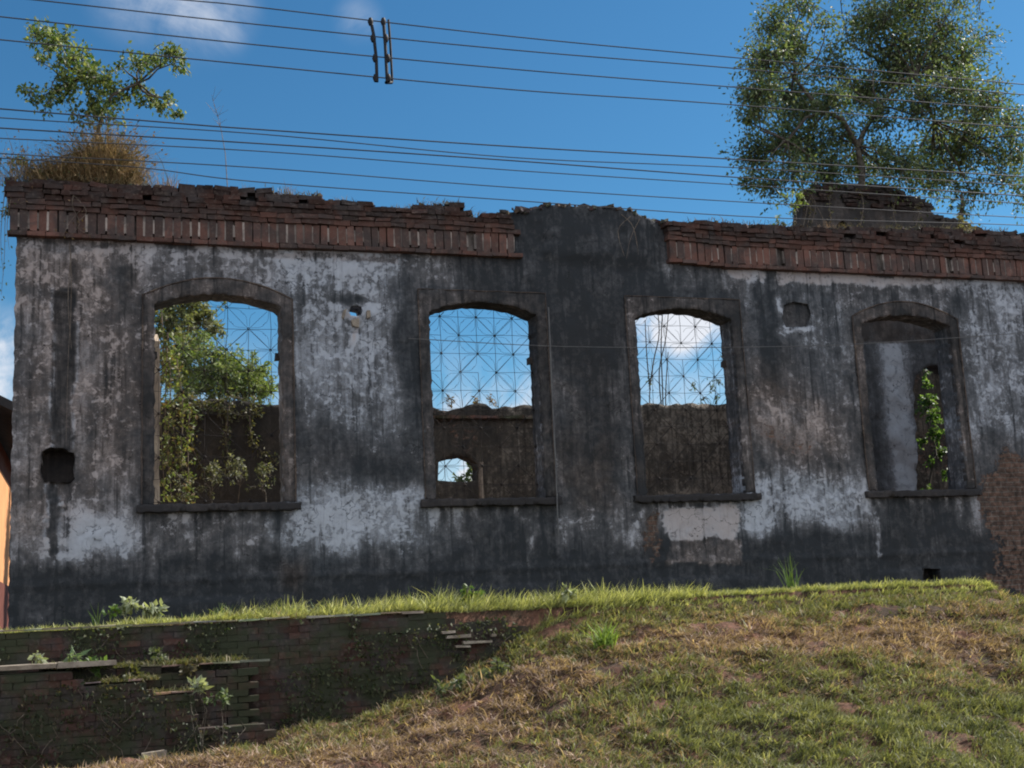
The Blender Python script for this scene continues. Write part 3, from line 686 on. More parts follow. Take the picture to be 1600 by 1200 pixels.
for px_, py_, L in ((700, 988, .16), (716, 994, .3), (745, 1003, .36), (722, 1010, .18), (770, 992, .06)):
    q = U(px_, py_, LIP-.16); cap.add((q.x, LIP-.12, q.z), (L, .18, .03), (.24, .17, .12), jit=.008, tilt=random.uniform(-.03, .03))
cap.build('broken_edge', M_pale, rwall)
# stray brick at the foot
q = U(240, 1151, -2.9); bx = Box(); bx.add((0, 0, 0), (.24, .12, .065), (.30, .24, .19), jit=.008)
o = bx.build('loose_brick', M_pale); o.location = (q.x, -2.9, float(h(q.x, -2.9))+.05); o.rotation_euler = (0, R(-3), R(8)); tag(o, 'loose pale brick lying at the foot of the retaining wall', 'brick')

# ------------------------------------------------------------------ neighbour house, slim view at the left edge
hs = empty('orange_house', (-5, 9, 1.6)); tag(hs, 'orange painted house with maroon base and dark roof at the left edge', 'house')
XH = -1.62
zo = U(5, 752, 8.2).z; zm = U(5, 914, 8.2).z; zr = U(5, 700, 8.2).z
def slab(x0, x1, y0, y1, z0, z1): b = Box(); b.add(((x0+x1)/2, (y0+y1)/2, (z0+z1)/2), (x1-x0, y1-y0, z1-z0), jit=0); return b
slab(-9, XH, 3, 16, zm, zo).build('wall', M_orange, hs); slab(-9.03, XH+.03, 2.97, 16.03, 1.2, zm-.003).build('plinth', M_maroon, hs)
slab(-8.97, XH-.03, 3.03, 15.97, zo+.003, zr-.1).build('upper_wall', M_maroon, hs)
rvv = [(XH+.45, 2.6, zr-.25), (XH+.45, 16.4, zr-.25), (-5.3, 16.4, zr+1.9), (-5.3, 2.6, zr+1.9), (-9.1, 16.4, zr-.25), (-9.1, 2.6, zr-.25)]
me = bpy.data.meshes.new('roof'); me.from_pydata([v for v in rvv]+[(v[0], v[1], v[2]+.14) for v in rvv], [], [(0, 1, 2, 3), (3, 2, 4, 5), (6, 9, 8, 7), (9, 11, 10, 8), (0, 6, 7, 1), (0, 3, 9, 6), (3, 5, 11, 9), (1, 7, 8, 2), (2, 8, 10, 4), (4, 10, 11, 5)]); me.update()
link('roof', me, M_roof, hs)

# ------------------------------------------------------------------ overhead wires
YW = -8.0
UP_ = [[(-300, -36), (56, 0), (400, 38), (800, 78), (1150, 107), (1600, 148), (2000, 180)], [(-300, -72), (0, -26), (300, 1), (400, 11), (800, 57), (1170, 92), (1600, 132), (2000, 168)],
       [(-300, -6), (0, 26), (400, 70), (800, 108), (1145, 136), (1600, 172), (2000, 203)], [(-300, 33), (0, 62), (400, 102), (800, 140), (1135, 163), (1600, 200), (2000, 230)]]
LO_ = [[(-300, 146), (0, 170), (281, 193), (400, 202), (800, 229), (1150, 249), (1600, 276), (2000, 300)], [(-300, 158), (0, 184), (400, 209), (800, 246), (1150, 262), (1600, 290), (2000, 316)],
       [(-300, 178), (0, 200), (400, 224), (800, 251), (1150, 277), (1600, 306), (2000, 330)], [(-300, 200), (0, 216), (400, 236), (800, 266), (1170, 290), (1600, 318), (2000, 342)],
       [(-300, 222), (0, 240), (400, 262), (800, 293), (1200, 318), (1600, 340), (2000, 360)], [(-300, 230), (0, 247), (220, 262), (400, 284), (800, 313), (1200, 340), (1600, 352), (2000, 372)]]
def smooth_path(P, n=8):
    P = [Vector(p) for p in P]; out = []
    for i in range(len(P)-1):
        a, b, c, d = P[max(i-1, 0)], P[i], P[i+1], P[min(i+2, len(P)-1)]
        for k in range(n):
            t_ = k/n; out.append(.5*((2*b)+(c-a)*t_+(2*a-5*b+4*c-d)*t_*t_+(3*b-a-3*c+d)*t_**3))
    return out+[P[-1]]
names = ['second', 'topmost', 'third', 'lowest']
for k, l in enumerate(UP_):
    tb = Tube(); tb.add(smooth_path([U(a, b, YW) for a, b in l]), .0048, 6); o = tb.build('power_line', M_wire)
    tag(o, '%s of the four upper black power lines held by the hanging spacers' % names[k], 'power line', 'overhead lines')
names = ['highest', 'second', 'third', 'fourth', 'fifth', 'lowest']
for k, l in enumerate(LO_):
    tb = Tube(); tb.add(smooth_path([U(a, b, YW+.6+.08*k) for a, b in l]), .0055 if k in (0, 2) else .0042, 6); o = tb.build('power_line', M_wire)
    tag(o, '%s of the six thin cables crossing low above the cornice' % names[k], 'power line', 'overhead lines')
for pts, lab in (([(579, 30), (584, 55), (588, 92), (589, 128)], 'bent black spacer rod hanging across the four upper lines, left of the pair'),
                 ([(599, 31), (602, 70), (605, 128)], 'straight twin black spacer rods hanging across the upper lines, just right of the bent one')):
    root = empty('line_spacer', U(*pts[0], YW)); tag(root, lab, 'wire spacer', 'spacers on the upper lines')
    tb = Tube(); tb.add([U(a, b, YW-.02) for a, b in pts], .013, 7)
    if 'twin' in lab: tb.add([U(a+8, b, YW+.06) for a, b in pts], .010, 7); tb.add([U(603, 129, YW-.02), U(612, 129, YW+.06)], .013, 6)
    rod = tb.build('rod', M_rod, root)
    for (a, b) in ((pts[0][0], 34), (pts[0][0]+4, 60), (pts[0][0]+7, 91), (pts[0][0]+8, 122)):
        q = U(a, b, YW-.02); tb = Tube(); tb.add([q+Vector((0, 0, -.03)), q, q+Vector((0, 0, .03))], [.014, .024, .014], 7); tb.build('clamp', M_rod, rod)
tb = Tube(); tb.add(smooth_path([U(a, b, -.22) for a, b in ((640, 529), (660, 530), (840, 540), (1010, 543), (1180, 542), (1330, 538), (1520, 526), (1600, 520))]), .0055, 6)
tag(tb.build('service_cable', M_cable), 'thin grey cable sagging across the facade over the middle windows', 'cable')
tb = Tube(); tb.add([U(857, 480, -.10), U(862, 600, -.10), U(868, 720, -.10), U(873, 850, -.10)], .011, 6)
tag(tb.build('conduit', M_cable), 'thin grey vertical conduit running down the wall right of the second window', 'pipe')

# ------------------------------------------------------------------ vegetation
def cols(n, stops, jit=.25):
    S = np.array(stops, float); u = rng.uniform(0, len(S)-1.001, n); i = u.astype(int); f = (u-i)[:, None]
    return np.clip((S[i]*(1-f)+S[i+1]*f)*rng.uniform(1-jit, 1+jit, (n, 1)), .003, 1)
G_FIC = [(.045, .080, .034), (.075, .115, .050), (.125, .165, .075), (.21, .24, .13)]
G_LIME = [(.07, .11, .03), (.12, .17, .05), (.18, .23, .08), (.25, .28, .13)]
G_DRY = [(.10, .062, .032), (.19, .125, .065), (.28, .20, .11), (.16, .09, .045)]
G_WEED = [(.05, .10, .025), (.08, .14, .035), (.12, .18, .05)]
def unit(n): v = rng.normal(size=(n, 3)); return v/np.linalg.norm(v, axis=1, keepdims=True)

def clump_tree(name, base, clumps, Y, label, cat, colr, leaf=(.055, .10), wr=.5, trunk=.11, joints=None, dspread=1.1, group=None, dens=1.0, kindp=('trunk', 'crown'), droop=.35, twigs=True, spread=.55):
    """clumps: (px, py, radius px, number of leaves)"""
    root = empty(name, base); tag(root, label, cat, group); tb = Tube(); base = Vector(base)
    J = [base]+[Vector(j) for j in (joints or [])]
    for a, b in zip(range(len(J)-1), range(1, len(J))):
        a = min(range(b), key=lambda q: (J[q]-J[b]).length+(.15 if q == 0 else 0))
        m_ = (J[a]+J[b])/2+Vector(rng.normal(0, .06*(J[a]-J[b]).length+.01, 3)); tb.add([J[a], m_, J[b]], [trunk*(1-.25*a), trunk*(.9-.25*a), trunk*(.75-.2*a)] if trunk*(.75-.2*a) > .02 else [trunk*.5, trunk*.45, trunk*.4], 7)
    P = []; Dn = []
    for (px, py, rp, nl) in clumps:
        yy = Y+rng.uniform(-dspread, dspread); c = U(px, py, yy); r = rp/FPX*(c-EYE).length
        s = min(J, key=lambda j: (j-c).length+(.0 if j is not base else .4)); mid = s.lerp(c, .5)+Vector(rng.normal(0, .12*(c-s).length, 3)); rr = trunk*.34
        tb.add([s, s.lerp(mid, .5)+Vector(rng.normal(0, .03, 3)), mid, mid.lerp(c, .5)+Vector(rng.normal(0, .05, 3)), c], [rr, rr*.85, rr*.65, rr*.45, rr*.25], 5)
        nl = int(nl*dens); nt = max(4, nl//16); dirs = unit(nt); dirs[:, 1] *= .9
        for k in range(nt):
            R_ = r*rng.uniform(.45, 1.15); o_ = np.array(c)+rng.normal(0, .18*r, 3); e = o_+dirs[k]*R_
            e[2] -= droop*rng.uniform(0, .3)*r; m2 = (o_+e)/2+np.array([0, 0, .12*R_])
            if twigs: tb.add([o_, m2, e], [.009, .006, .003], 3)
            q = rng.uniform(.15, 1.05, nl//nt+1)[:, None]; pts = o_*(1-q)+e*q+np.array([0, 0, .1*R_])*(4*q*(1-q))+rng.normal(0, r*.07*spread/.55, (len(q), 3))
            dd = dirs[k]*.6+unit(len(q))*.8; dd[:, 2] -= droop; P.append(pts); Dn.append(dd)
    P = np.concatenate(P); Dn = np.concatenate(Dn); n = len(P); L = rng.uniform(leaf[0], leaf[1], n)
    tb.build(kindp[0], M_bark, root)
    link(kindp[1], leaves_mesh(kindp[1], P, Dn, L, L*wr*rng.uniform(.8, 1.2, n), cols(n, colr)), M_leaf, root)
    return root

FC = [(1318, 110, 34, 90), (1350, 75, 30, 90), (1375, 185, 40, 260), (1290, 110, 40, 190), (1345, 30, 40, 200), (1310, 215, 44, 330), (1360, 140, 36, 220), (1500, 250, 50, 380), (1545, 240, 46, 260), (1440, 270, 36, 200), (1240, 270, 40, 260), (1290, 272, 30, 130),
      (1215, 40, 42, 420), (1235, 75, 40, 420), (1200, 95, 42, 480), (1185, 150, 42, 480), (1228, 150, 50, 620), (1170, 185, 28, 160), (1262, 175, 44, 480), (1180, 240, 44, 430), (1225, 225, 50, 620), (1270, 235, 46, 480),
      (1175, 280, 26, 110), (1205, 290, 34, 170), (1300, 160, 36, 330), (1340, 145, 42, 420), (1300, 95, 32, 110), (1330, 60, 32, 100), (1290, 35, 30, 90), (1255, 10, 34, 200),
      (1375, 30, 45, 520), (1425, 15, 56, 720), (1400, 85, 56, 720), (1475, 55, 56, 640), (1450, 105, 60, 720), (1395, 125, 44, 420), (1505, 95, 46, 460), (1500, 150, 56, 600), (1548, 165, 46, 420), (1440, 170, 50, 520),
      (1575, 195, 40, 320), (1520, 215, 50, 430), (1585, 245, 40, 260), (1560, 285, 38, 170), (1590, 300, 30, 90), (1460, 230, 46, 380), (1410, 255, 44, 400), (1470, 275, 42, 300), (1340, 255, 46, 430), (1300, 268, 40, 330),
      (1375, 240, 30, 130), (1520, 300, 36, 130), (1380, 268, 30, 160), (1430, 285, 22, 60), (1535, 60, 30, 100), (1380, -35, 60, 520), (1450, -45, 60, 560), (1235, -25, 40, 200), (1510, -20, 46, 260), (1310, -30, 40, 120), (1625, 210, 40, 200), (1640, 270, 40, 150)]
clump_tree('ficus_tree', U(1345, 300, YI+.15), FC, YI+.2, 'large bushy fig tree rooted on the broken gable at the upper right', 'tree', G_FIC, (.055, .105), .5, .075,
           [U(1340, 228, YI+.2), U(1375, 165, YI+.3), U(1430, 120, YI+.2), U(1290, 175, YI+.1), U(1460, 190, YI+.3), U(1240, 120, YI+.1), U(1230, 220, YI)], 1.2, dens=2.35, spread=1.5)
# extra limbs seen against the sky gap are part of its trunk mesh already; a slim second stem stands right of the gable
clump_tree('ficus_sapling', U(1500, 352, YI+.15), [(1500, 318, 20, 70), (1490, 290, 24, 90), (1520, 300, 22, 70), (1508, 338, 16, 60)], YI+.15, 'slim fig sapling with reddish stem right of the broken gable', 'sapling', G_FIC, (.05, .09), .5, .05, [U(1502, 305, YI+.15)], .2)
clump_tree('wall_shrub', U(1245, 350, .25), [(1238, 330, 22, 70), (1228, 312, 18, 50), (1250, 300, 18, 45), (1222, 345, 16, 45)], .2, 'small yellow green shrub on the wall top left of the broken gable', 'shrub', G_LIME, (.05, .09), .35, .02, None, .12)
clump_tree('wall_shrub', U(1503, 362, .2), [(1500, 345, 15, 70), (1492, 352, 12, 40), (1512, 352, 12, 40)], .2, 'small yellowish tuft of leaves on the wall top under the fig sapling', 'shrub', [(.14, .14, .05), (.22, .19, .08)], (.05, .09), .3, .015, None, .08)

LC = [(58, 58, 22, 80), (85, 70, 20, 70), (105, 62, 16, 45), (75, 55, 22, 60), (100, 95, 26, 110), (130, 95, 24, 90), (140, 120, 28, 130), (165, 130, 24, 100), (115, 130, 24, 90), (85, 135, 22, 70), (50, 150, 18, 40), (70, 160, 20, 40),
      (150, 165, 26, 90), (185, 155, 24, 80), (185, 110, 16, 25), (215, 100, 20, 60), (240, 90, 22, 90), (265, 85, 18, 80), (275, 100, 14, 40), (205, 140, 20, 60), (235, 150, 22, 80), (262, 165, 18, 70), (278, 180, 12, 30),
      (125, 185, 26, 45), (165, 190, 26, 60), (60, 95, 14, 20), (25, 250, 14, 22), (15, 285, 14, 20), (12, 330, 10, 16)]
clump_tree('ficus_shrub', U(172, 288, .2), LC, .2, 'leafy young fig growing out of the left end of the wall top', 'shrub', [(.04, .08, .025), (.08, .13, .04), (.16, .20, .07), (.24, .26, .11)], (.05, .09), .6, .05,
           [U(168, 235, .2), U(160, 180, .2), U(130, 120, .2), U(215, 130, .2)], .35, dens=2.0, spread=1.8)

def dry_clump(name, cpx, cpy, wpx, n, Lr, label, cat, Y=.2, colr=G_DRY, up=1.0, wid=.006, spread=.6, depth=.18, group=None):
    c = U(cpx, cpy, Y); root = empty(name, c); tag(root, label, cat, group); sc_ = (c-EYE).length/FPX
    x = c.x+rng.normal(0, wpx*sc_*.5, n); P = np.stack([x, Y+rng.uniform(-depth, depth, n), np.full(n, c.z-.04)], 1)
    dd = np.stack([rng.normal(0, spread, n), rng.normal(0, spread*.6, n), np.full(n, up)], 1); L = rng.uniform(*Lr, n)*(1-.45*np.clip(np.abs(x-c.x)/(wpx*sc_), 0, 1))
    return root, P, dd, L
G_DRY2 = [(.14, .09, .04), (.26, .18, .09), (.36, .27, .15), (.22, .14, .07), (.10, .10, .04)]
r_, P, dd, L = dry_clump('dry_grass_clump', 165, 290, 44, 3000, (.35, 1.18), 'dense brown dried grass clump on the left end of the wall top', 'grass clump', depth=.22, spread=.42)
cz = U(118, 287, .2); n1_ = 2800; X1 = cz.x+rng.normal(0, .36, n1_); P1 = np.stack([X1, .2+rng.uniform(-.25, .25, n1_), np.full(n1_, cz.z-.04)], 1); dd1 = np.stack([rng.normal(-.1, .7, n1_), rng.normal(0, .45, n1_), np.ones(n1_)], 1); L1 = rng.uniform(.15, .62, n1_)*(.5+fbm(X1*4, X1*0, 8))
P = np.concatenate([P, P1]); dd = np.concatenate([dd, dd1]); L = np.concatenate([L, L1])
blades('stems', P, dd, L, np.full(len(P), .009), cols(len(P), G_DRY2, .4), M_dry, r_, .7)
n = 5200; k = rng.integers(0, len(P), n); q = P[k]+dd[k]/np.linalg.norm(dd[k], axis=1, keepdims=True)*(L[k]*rng.uniform(.4, 1.0, n))[:, None]+rng.normal(0, .04, (n, 3))
link('leaves', leaves_mesh('leaves', q, unit(n), rng.uniform(.03, .07, n), rng.uniform(.015, .035, n), cols(n, G_DRY2+[(.07, .08, .03)], .4)), M_dry, r_)
for j, (px, py, wd, n, lo, hi, lab) in enumerate(((265, 295, 30, 130, .1, .38, 'sparse dry tuft just right of the brown grass clump'), (450, 305, 14, 70, .08, .28, 'pinkish dry tuft on the wall top above the first pier'),
                                  (530, 322, 26, 70, .06, .22, 'sparse brown weeds on the wall top beside the step in the rubble'), (380, 300, 20, 60, .06, .2, 'low dry tuft on the wall top over the first window'),
                                  (635, 330, 12, 30, .05, .17, 'tiny dry tuft in the notch of the wall top'), (1015, 350, 14, 30, .05, .16, 'small dry tuft right of the dark hump'), (1290, 358, 30, 90, .06, .25, 'dry stalks on the wall top in front of the broken gable'))):
    r_, P, dd, L = dry_clump('dry_tuft', px, py, wd, n, (lo, hi), lab, 'dry tuft', spread=.35, group='dry tufts on the wall top'); blades('stems', P, dd, L, np.full(n, .007), cols(n, [(.12, .08, .06), (.26, .18, .13)], .3), M_dry, r_, .4)
# tall thin dead stalk
tb = Tube(); root = empty('dead_stalk', U(356, 300, .2)); tag(root, 'tall thin dead stalk with sparse twigs on the wall top over the first window', 'dead stalk')
st = [U(356, 302, .2), U(352, 240, .2), U(346, 205, .2), U(340, 180, .2), U(332, 155, .2)]; tb.add(st, [.007, .006, .005, .004, .002], 4)
for k in range(16):
    a = st[2].lerp(st[4], random.random()); e = a+Vector((random.uniform(-.16, .16), random.uniform(-.1, .1), random.uniform(.02, .2))); tb.add([a, e], [.003, .0015], 3)
tb.build('stem', M_wood, root)
for j, (x0, x1, lab) in enumerate(((-.9, 5.6, 'thin dead moss and leaf litter along the left half of the wall top'), (8.0, 14.5, 'thin dead moss and leaf litter along the right half of the wall top'))):
    n = 2600; x = rng.uniform(x0, x1, n); x = x[fbm(x*1.6, x*0, 33+j) > .42]; n = len(x); z = np.interp(x, TOPX, TOPZ)
    P = np.stack([x, rng.uniform(-.14, .38, n), z+rng.normal(.02, .025, n)], 1); dd = rng.normal(0, .6, (n, 3)); dd[:, 2] = np.abs(dd[:, 2])+.3
    o = blades('dead_moss', P, dd, rng.uniform(.03, .12, n), np.full(n, .012), cols(n, [(.05, .045, .03), (.12, .09, .055), (.09, .10, .05), (.20, .15, .10)], .4), M_dry); tag(o, lab, 'moss', kind='stuff')
# roots and creepers hanging over the cornice
def creeper(paths, label, name='creeper', Y=-.16, leafn=0, colr=G_DRY, rad=.006, lf=(.03, .06)):
    root = empty(name, U(*paths[0][0], Y)); tag(root, label, 'creeper'); tb = Tube(); P = []
    for p in paths:
        pts = smooth_path([U(a+random.uniform(-1, 1), b, Y+random.uniform(-.03, .03)) for a, b in p], 4); tb.add(pts, [rad*(1-.7*i/len(pts)) for i in range(len(pts))], 4)
        for i in range(leafn): P.append(pts[random.randrange(len(pts))]+Vector(rng.normal(0, .05, 3)))
    tb.build('stems', M_wood, root)
    if P:
        P = np.array([v[:] for v in P]); n = len(P); dd = unit(n); dd[:, 2] -= .5; L = rng.uniform(*lf, n); link('leaves', leaves_mesh('leaves', P, dd, L, L*.5, cols(n, colr)), M_leaf, root)
creeper([[(120, 290), (112, 320), (125, 350), (105, 372)], [(110, 300), (135, 330), (118, 352), (140, 368)], [(60, 290), (45, 310), (30, 318)], [(125, 330), (110, 345), (98, 368)]], 'pale dry roots crossing the brick cornice under the brown grass clump', leafn=6)
creeper([[(985, 338), (965, 360), (975, 400)], [(1000, 342), (985, 372), (978, 405)], [(970, 335), (990, 355), (998, 398)]], 'thin pale roots hanging beside the dark hump of the wall')
creeper([[(15, 285), (8, 340), (6, 400), (3, 460)], [(20, 290), (12, 350), (14, 390)], [(8, 300), (2, 370), (5, 430)]], 'wispy creeper trailing off the left corner of the wall', leafn=14, colr=G_FIC)
creeper([[(1255, 352), (1262, 320), (1270, 300)], [(1268, 350), (1275, 320), (1265, 300)], [(1290, 350), (1280, 330), (1268, 310)]], 'pale bare creeper stems on the left shoulder of the broken gable', Y=YI-.15, rad=.012)
creeper([[(108, 380), (112, 430), (110, 500), (106, 560), (104, 690)], [(112, 395), (106, 470), (112, 545)]], 'thin dead vine stems down the groove at the left of the wall', Y=-.03)

# inside the ruin, seen through the first window
clump_tree('bamboo_bush', (U(350, 700, 9).x, 9, 1.5), [(330, 560, 40, 330), (300, 590, 40, 330), (350, 590, 40, 430), (390, 590, 36, 380), (410, 610, 30, 220), (365, 570, 28, 200), (330, 610, 40, 300), (380, 615, 36, 260), (290, 620, 34, 220), (420, 600, 18, 60), (285, 560, 30, 220), (310, 525, 20, 90), (270, 640, 26, 160), (400, 575, 22, 120)], 9,
           'sunlit yellow green bush beyond the rear wall, seen through the first window', 'bush', G_LIME, (.08, .16), .28, .05, [(U(350, 640, 9).x, 9, U(350, 640, 9).z)], .6, dens=2.2)
clump_tree('background_tree', (U(280, 700, 11).x, 11, 1.5), [(265, 500, 34, 300), (300, 495, 34, 330), (285, 530, 30, 170), (325, 495, 24, 170), (340, 515, 18, 70), (262, 560, 26, 220), (275, 590, 26, 200), (258, 520, 22, 160), (310, 540, 26, 160), (250, 470, 30, 160), (300, 470, 26, 160)], 11,
           'grey green tree behind the bush, in the upper left of the first window', 'tree', [(.10, .12, .055), (.16, .18, .08), (.22, .21, .12)], (.08, .15), .4, .07, [U(275, 560, 11)], .6, dens=2.4)
creeper([[(252, 480), (256, 560), (250, 640), (258, 780)], [(262, 520), (266, 600), (262, 700), (268, 780)], [(296, 640), (293, 700), (297, 780)], [(275, 560), (285, 640), (280, 720)], [(262, 540), (258, 660), (264, 740)]],
        'tangled half dry vines hanging inside the left side of the first window', Y=3.2, leafn=170, colr=[(.07, .11, .03), (.13, .17, .05), (.18, .20, .08), (.16, .11, .06)], rad=.012, lf=(.05, .11))
creeper([[(270, 628), (300, 622), (330, 630), (360, 620), (400, 628)], [(280, 640), (310, 634), (350, 640)], [(270, 650), (275, 700), (290, 750)], [(300, 630), (320, 640), (345, 636), (380, 650), (410, 640)], [(390, 640), (396, 690), (430, 720)], [(310, 640), (300, 690), (320, 740)], [(360, 632), (352, 680), (358, 730)]], 'brown creeper spread over the dark rear wall behind the first window', Y=YR-.1, leafn=190, colr=[(.06, .06, .03), (.12, .11, .06), (.06, .09, .035)], rad=.014, lf=(.05, .1))
for (px, py, rr, nn_, lab) in ((330, 760, 26, 260, 'pale leafed weed at the foot of the first window, left of centre'), (375, 740, 26, 220, 'tall pale leafed weed in the middle of the first window'), (415, 750, 24, 180, 'leafy weed at the lower right of the first window'), (285, 770, 24, 160, 'low weed in the lower left of the first window')):
    b = U(px, py+45, 4.0); c2 = [(px+random.uniform(-12, 12), py-10+random.uniform(-22, 20), rr*.6, nn_/5) for _ in range(6)]
    clump_tree('weed', (b.x, 4.0, float(h(b.x, 4.0))), c2, 4.0, lab, 'weed', [(.05, .07, .03), (.11, .12, .07), (.24, .24, .18)], (.04, .085), .4, .02, [U(px, py+20, 4.0)], .2, group='weeds inside the ruin', kindp=('stem', 'leaves'))
# second window: little weeds on the rear wall, leaves beyond the hole
for px, lab in ((742, 'tiny weed on the rear wall top in the middle of the second window'), (765, 'thin weed in the notch of the rear wall top in the second window'), (700, 'flat dark weed on the rear wall top at the left of the second window')):
    clump_tree('wall_weed', U(px, 634, YR+.1), [(px, 624, 8, 26), (px+6, 630, 7, 16)], YR+.1, lab, 'weed', G_DRY+[(.05, .07, .03)], (.05, .1), .3, .012, None, .1, group='weeds on the rear wall', kindp=('stem', 'leaves'))
clump_tree('background_bush', (U(735, 760, 12).x, 12, 1.5), [(735, 742, 14, 160), (722, 756, 18, 220), (742, 728, 12, 110), (700, 762, 16, 160), (745, 760, 16, 160)], 12, 'dark green bush seen through the small arched hole in the rear wall', 'bush', G_FIC, (.07, .13), .4, .04, None, .3)
# third window: bare stems and a few leaves
tb = Tube(); root = empty('bare_sapling', (U(1035, 700, 8).x, 8, 1.6)); tag(root, 'bare dark stems of a sapling at the left side of the third window', 'sapling')
for p in ([(1038, 700), (1035, 600), (1033, 540), (1036, 470), (1038, 430)], [(1034, 640), (1030, 580), (1040, 530), (1046, 470)], [(1016, 700), (1015, 620), (1017, 588)], [(1016, 600), (1022, 560), (1030, 520), (1026, 470)], [(1016, 610), (1011, 560), (1008, 500)], [(1043, 700), (1040, 620), (1044, 550)]):
    pp = smooth_path([U(a, b, 8) for a, b in p], 4); tb.add(pp, [.017*(1-.5*i/len(pp)) for i in range(len(pp))], 5)
tb.build('stems', M_bark, root)
pts = np.array([U(1015+random.gauss(0, 3), 595+random.gauss(0, 9), 8)[:] for _ in range(18)]); L = rng.uniform(.05, .1, 18); link('leaves', leaves_mesh('leaves', pts, unit(18), L, L*.5, cols(18, G_FIC)), M_leaf, root)
clump_tree('thin_bush', (U(1110, 700, 8).x, 8, 1.6), [(1085, 600, 14, 26), (1110, 605, 16, 34), (1125, 595, 12, 24), (1120, 618, 14, 30), (1100, 620, 14, 24), (1128, 560, 10, 8)], 8, 'sparse leafy twigs at the lower right of the third window', 'bush', [(.05, .09, .05), (.09, .13, .06)], (.05, .09), .4, .02, [U(1112, 640, 8)], .3)
# fourth window
clump_tree('climbing_plant', (U(1460, 790, 4.2).x, 4.2, 1.65), [(1447, 600, 12, 90), (1452, 625, 16, 230), (1458, 650, 16, 230), (1462, 680, 16, 200), (1468, 710, 13, 90), (1474, 740, 13, 70), (1455, 720, 12, 50), (1445, 580, 8, 20), (1480, 700, 12, 50), (1436, 640, 10, 40), (1440, 690, 10, 40), (1450, 760, 14, 60)], 4.2,
           'bright green leafy climber in the narrow doorway seen through the fourth window', 'climbing plant', [(.04, .10, .02), (.08, .16, .035), (.13, .24, .06), (.30, .38, .22)], (.05, .09), .65, .03, [U(1462, 700, 4.2), U(1452, 630, 4.2)], .15)

# ------------------------------------------------------------------ grass
def dryness(x, y):
    d = np.clip((LIP-y)/6.0, 0, 1); n_ = fbm(x*.55, y*.8, 61)
    v = .04+1.0*np.exp(-((d-.33)/.24)**2)+(n_-.5)*1.9
    v = v+.25*(x < 5)*(d > .2)-.5*np.exp(-((d-.95)/.35)**2)*sm(3, 9, x)
    v = np.where(y > LIP-.15, -.2+(n_-.5)*.9, v)
    return np.clip(v, 0, 1)
def scatter(n, x0, x1, y0, y1): return rng.uniform(x0, x1, n), rng.uniform(y0, y1, n)
def field(n, x0, x1, y0, y1, Lr, wid, seed, lean=.7, dens=None, per=9, rad=.035, thr=.30, bright=1.0):
    x, y = scatter(n, x0, x1, y0, y1)
    k = fbm(x*3.2, y*3.2, seed) > thr+.12*rng.random(n)
    if dens is not None: k &= dens(x, y)
    x, y = x[k], y[k]; m = len(x); isd = rng.random(m) < dryness(x, y)
    size = (.55+.95*fbm(x*2.2, y*2.2, seed+9))*rng.uniform(.7, 1.3, m); shade = rng.uniform(.6, 1.3, (m, 1))
    green = cols(m, [(.080, .092, .036), (.16, .172, .075), (.30, .29, .15)], .2); dry = cols(m, [(.13, .090, .068), (.29, .20, .148), (.46, .34, .26)], .2)
    c = np.where(isd[:, None], dry, green)*shade*bright
    lx = rng.normal(.28, lean, m); ly = rng.normal(-.30, lean*.7, m); lz = np.where(isd, .38, .8)
    q = np.repeat(np.arange(m), per); n = len(q)
    X = x[q]+rng.normal(0, rad, n); Y = y[q]+rng.normal(0, rad, n)
    if dens is not None:
        k = dens(X, Y) & (X > x0) & (X < x1) & (Y > y0) & (Y < y1); q, X, Y = q[k], X[k], Y[k]; n = len(q)
    dd = np.stack([lx[q]+rng.normal(0, .35, n), ly[q]+rng.normal(0, .35, n), lz[q]*rng.uniform(.7, 1.3, n)], 1)
    return np.stack([X, Y, h(X, Y)-.01], 1), dd, rng.uniform(*Lr, n)*size[q], np.full(n, wid)*rng.uniform(.6, 1.4, n), c[q]*rng.uniform(.8, 1.25, (n, 1))
vis = lambda x, y: (y > LIP) | (y < LIP-.12)
yes = lambda x, y: x > -99
P, dd, L, W_, c_ = field(60000, -3, 16.5, -8.6, LIP-.12, (.05, .14), .012, 51, .6, lambda x, y: ~((x < xB+.6) & (y > -2.85)))
tag(blades('bank_grass', P, dd, L, W_, c_, M_blade, None, .7), 'short half dry grass covering the sloping bank', 'grass', kind='stuff')
A = [field(6500, -3, 12.6, LIP-.04, -.05, (.04, .12), .010, 53, .35, yes, 8, .04, .25, 1.7),
     field(3600, -3, 12.4, LIP-.10, LIP+.30, (.05, .12), .010, 55, .4, yes, 9, .03, .2, 1.9),
     field(1100, 3.2, 7.6, LIP-.05, LIP+.9, (.10, .30), .011, 57, .35, yes, 9, .05, .3, 1.8),
     field(500, 1.2, 3.6, LIP, LIP+.7, (.10, .26), .010, 58, .35, yes, 8, .04, .38, 1.7)]
P, dd, L, W_, c_ = [np.concatenate([a[i] for a in A]) for i in range(5)]
tag(blades('terrace_grass', P, dd, L, W_, c_, M_blade, None, .5), 'bright green grass along the terrace lip below the wall', 'grass', kind='stuff')

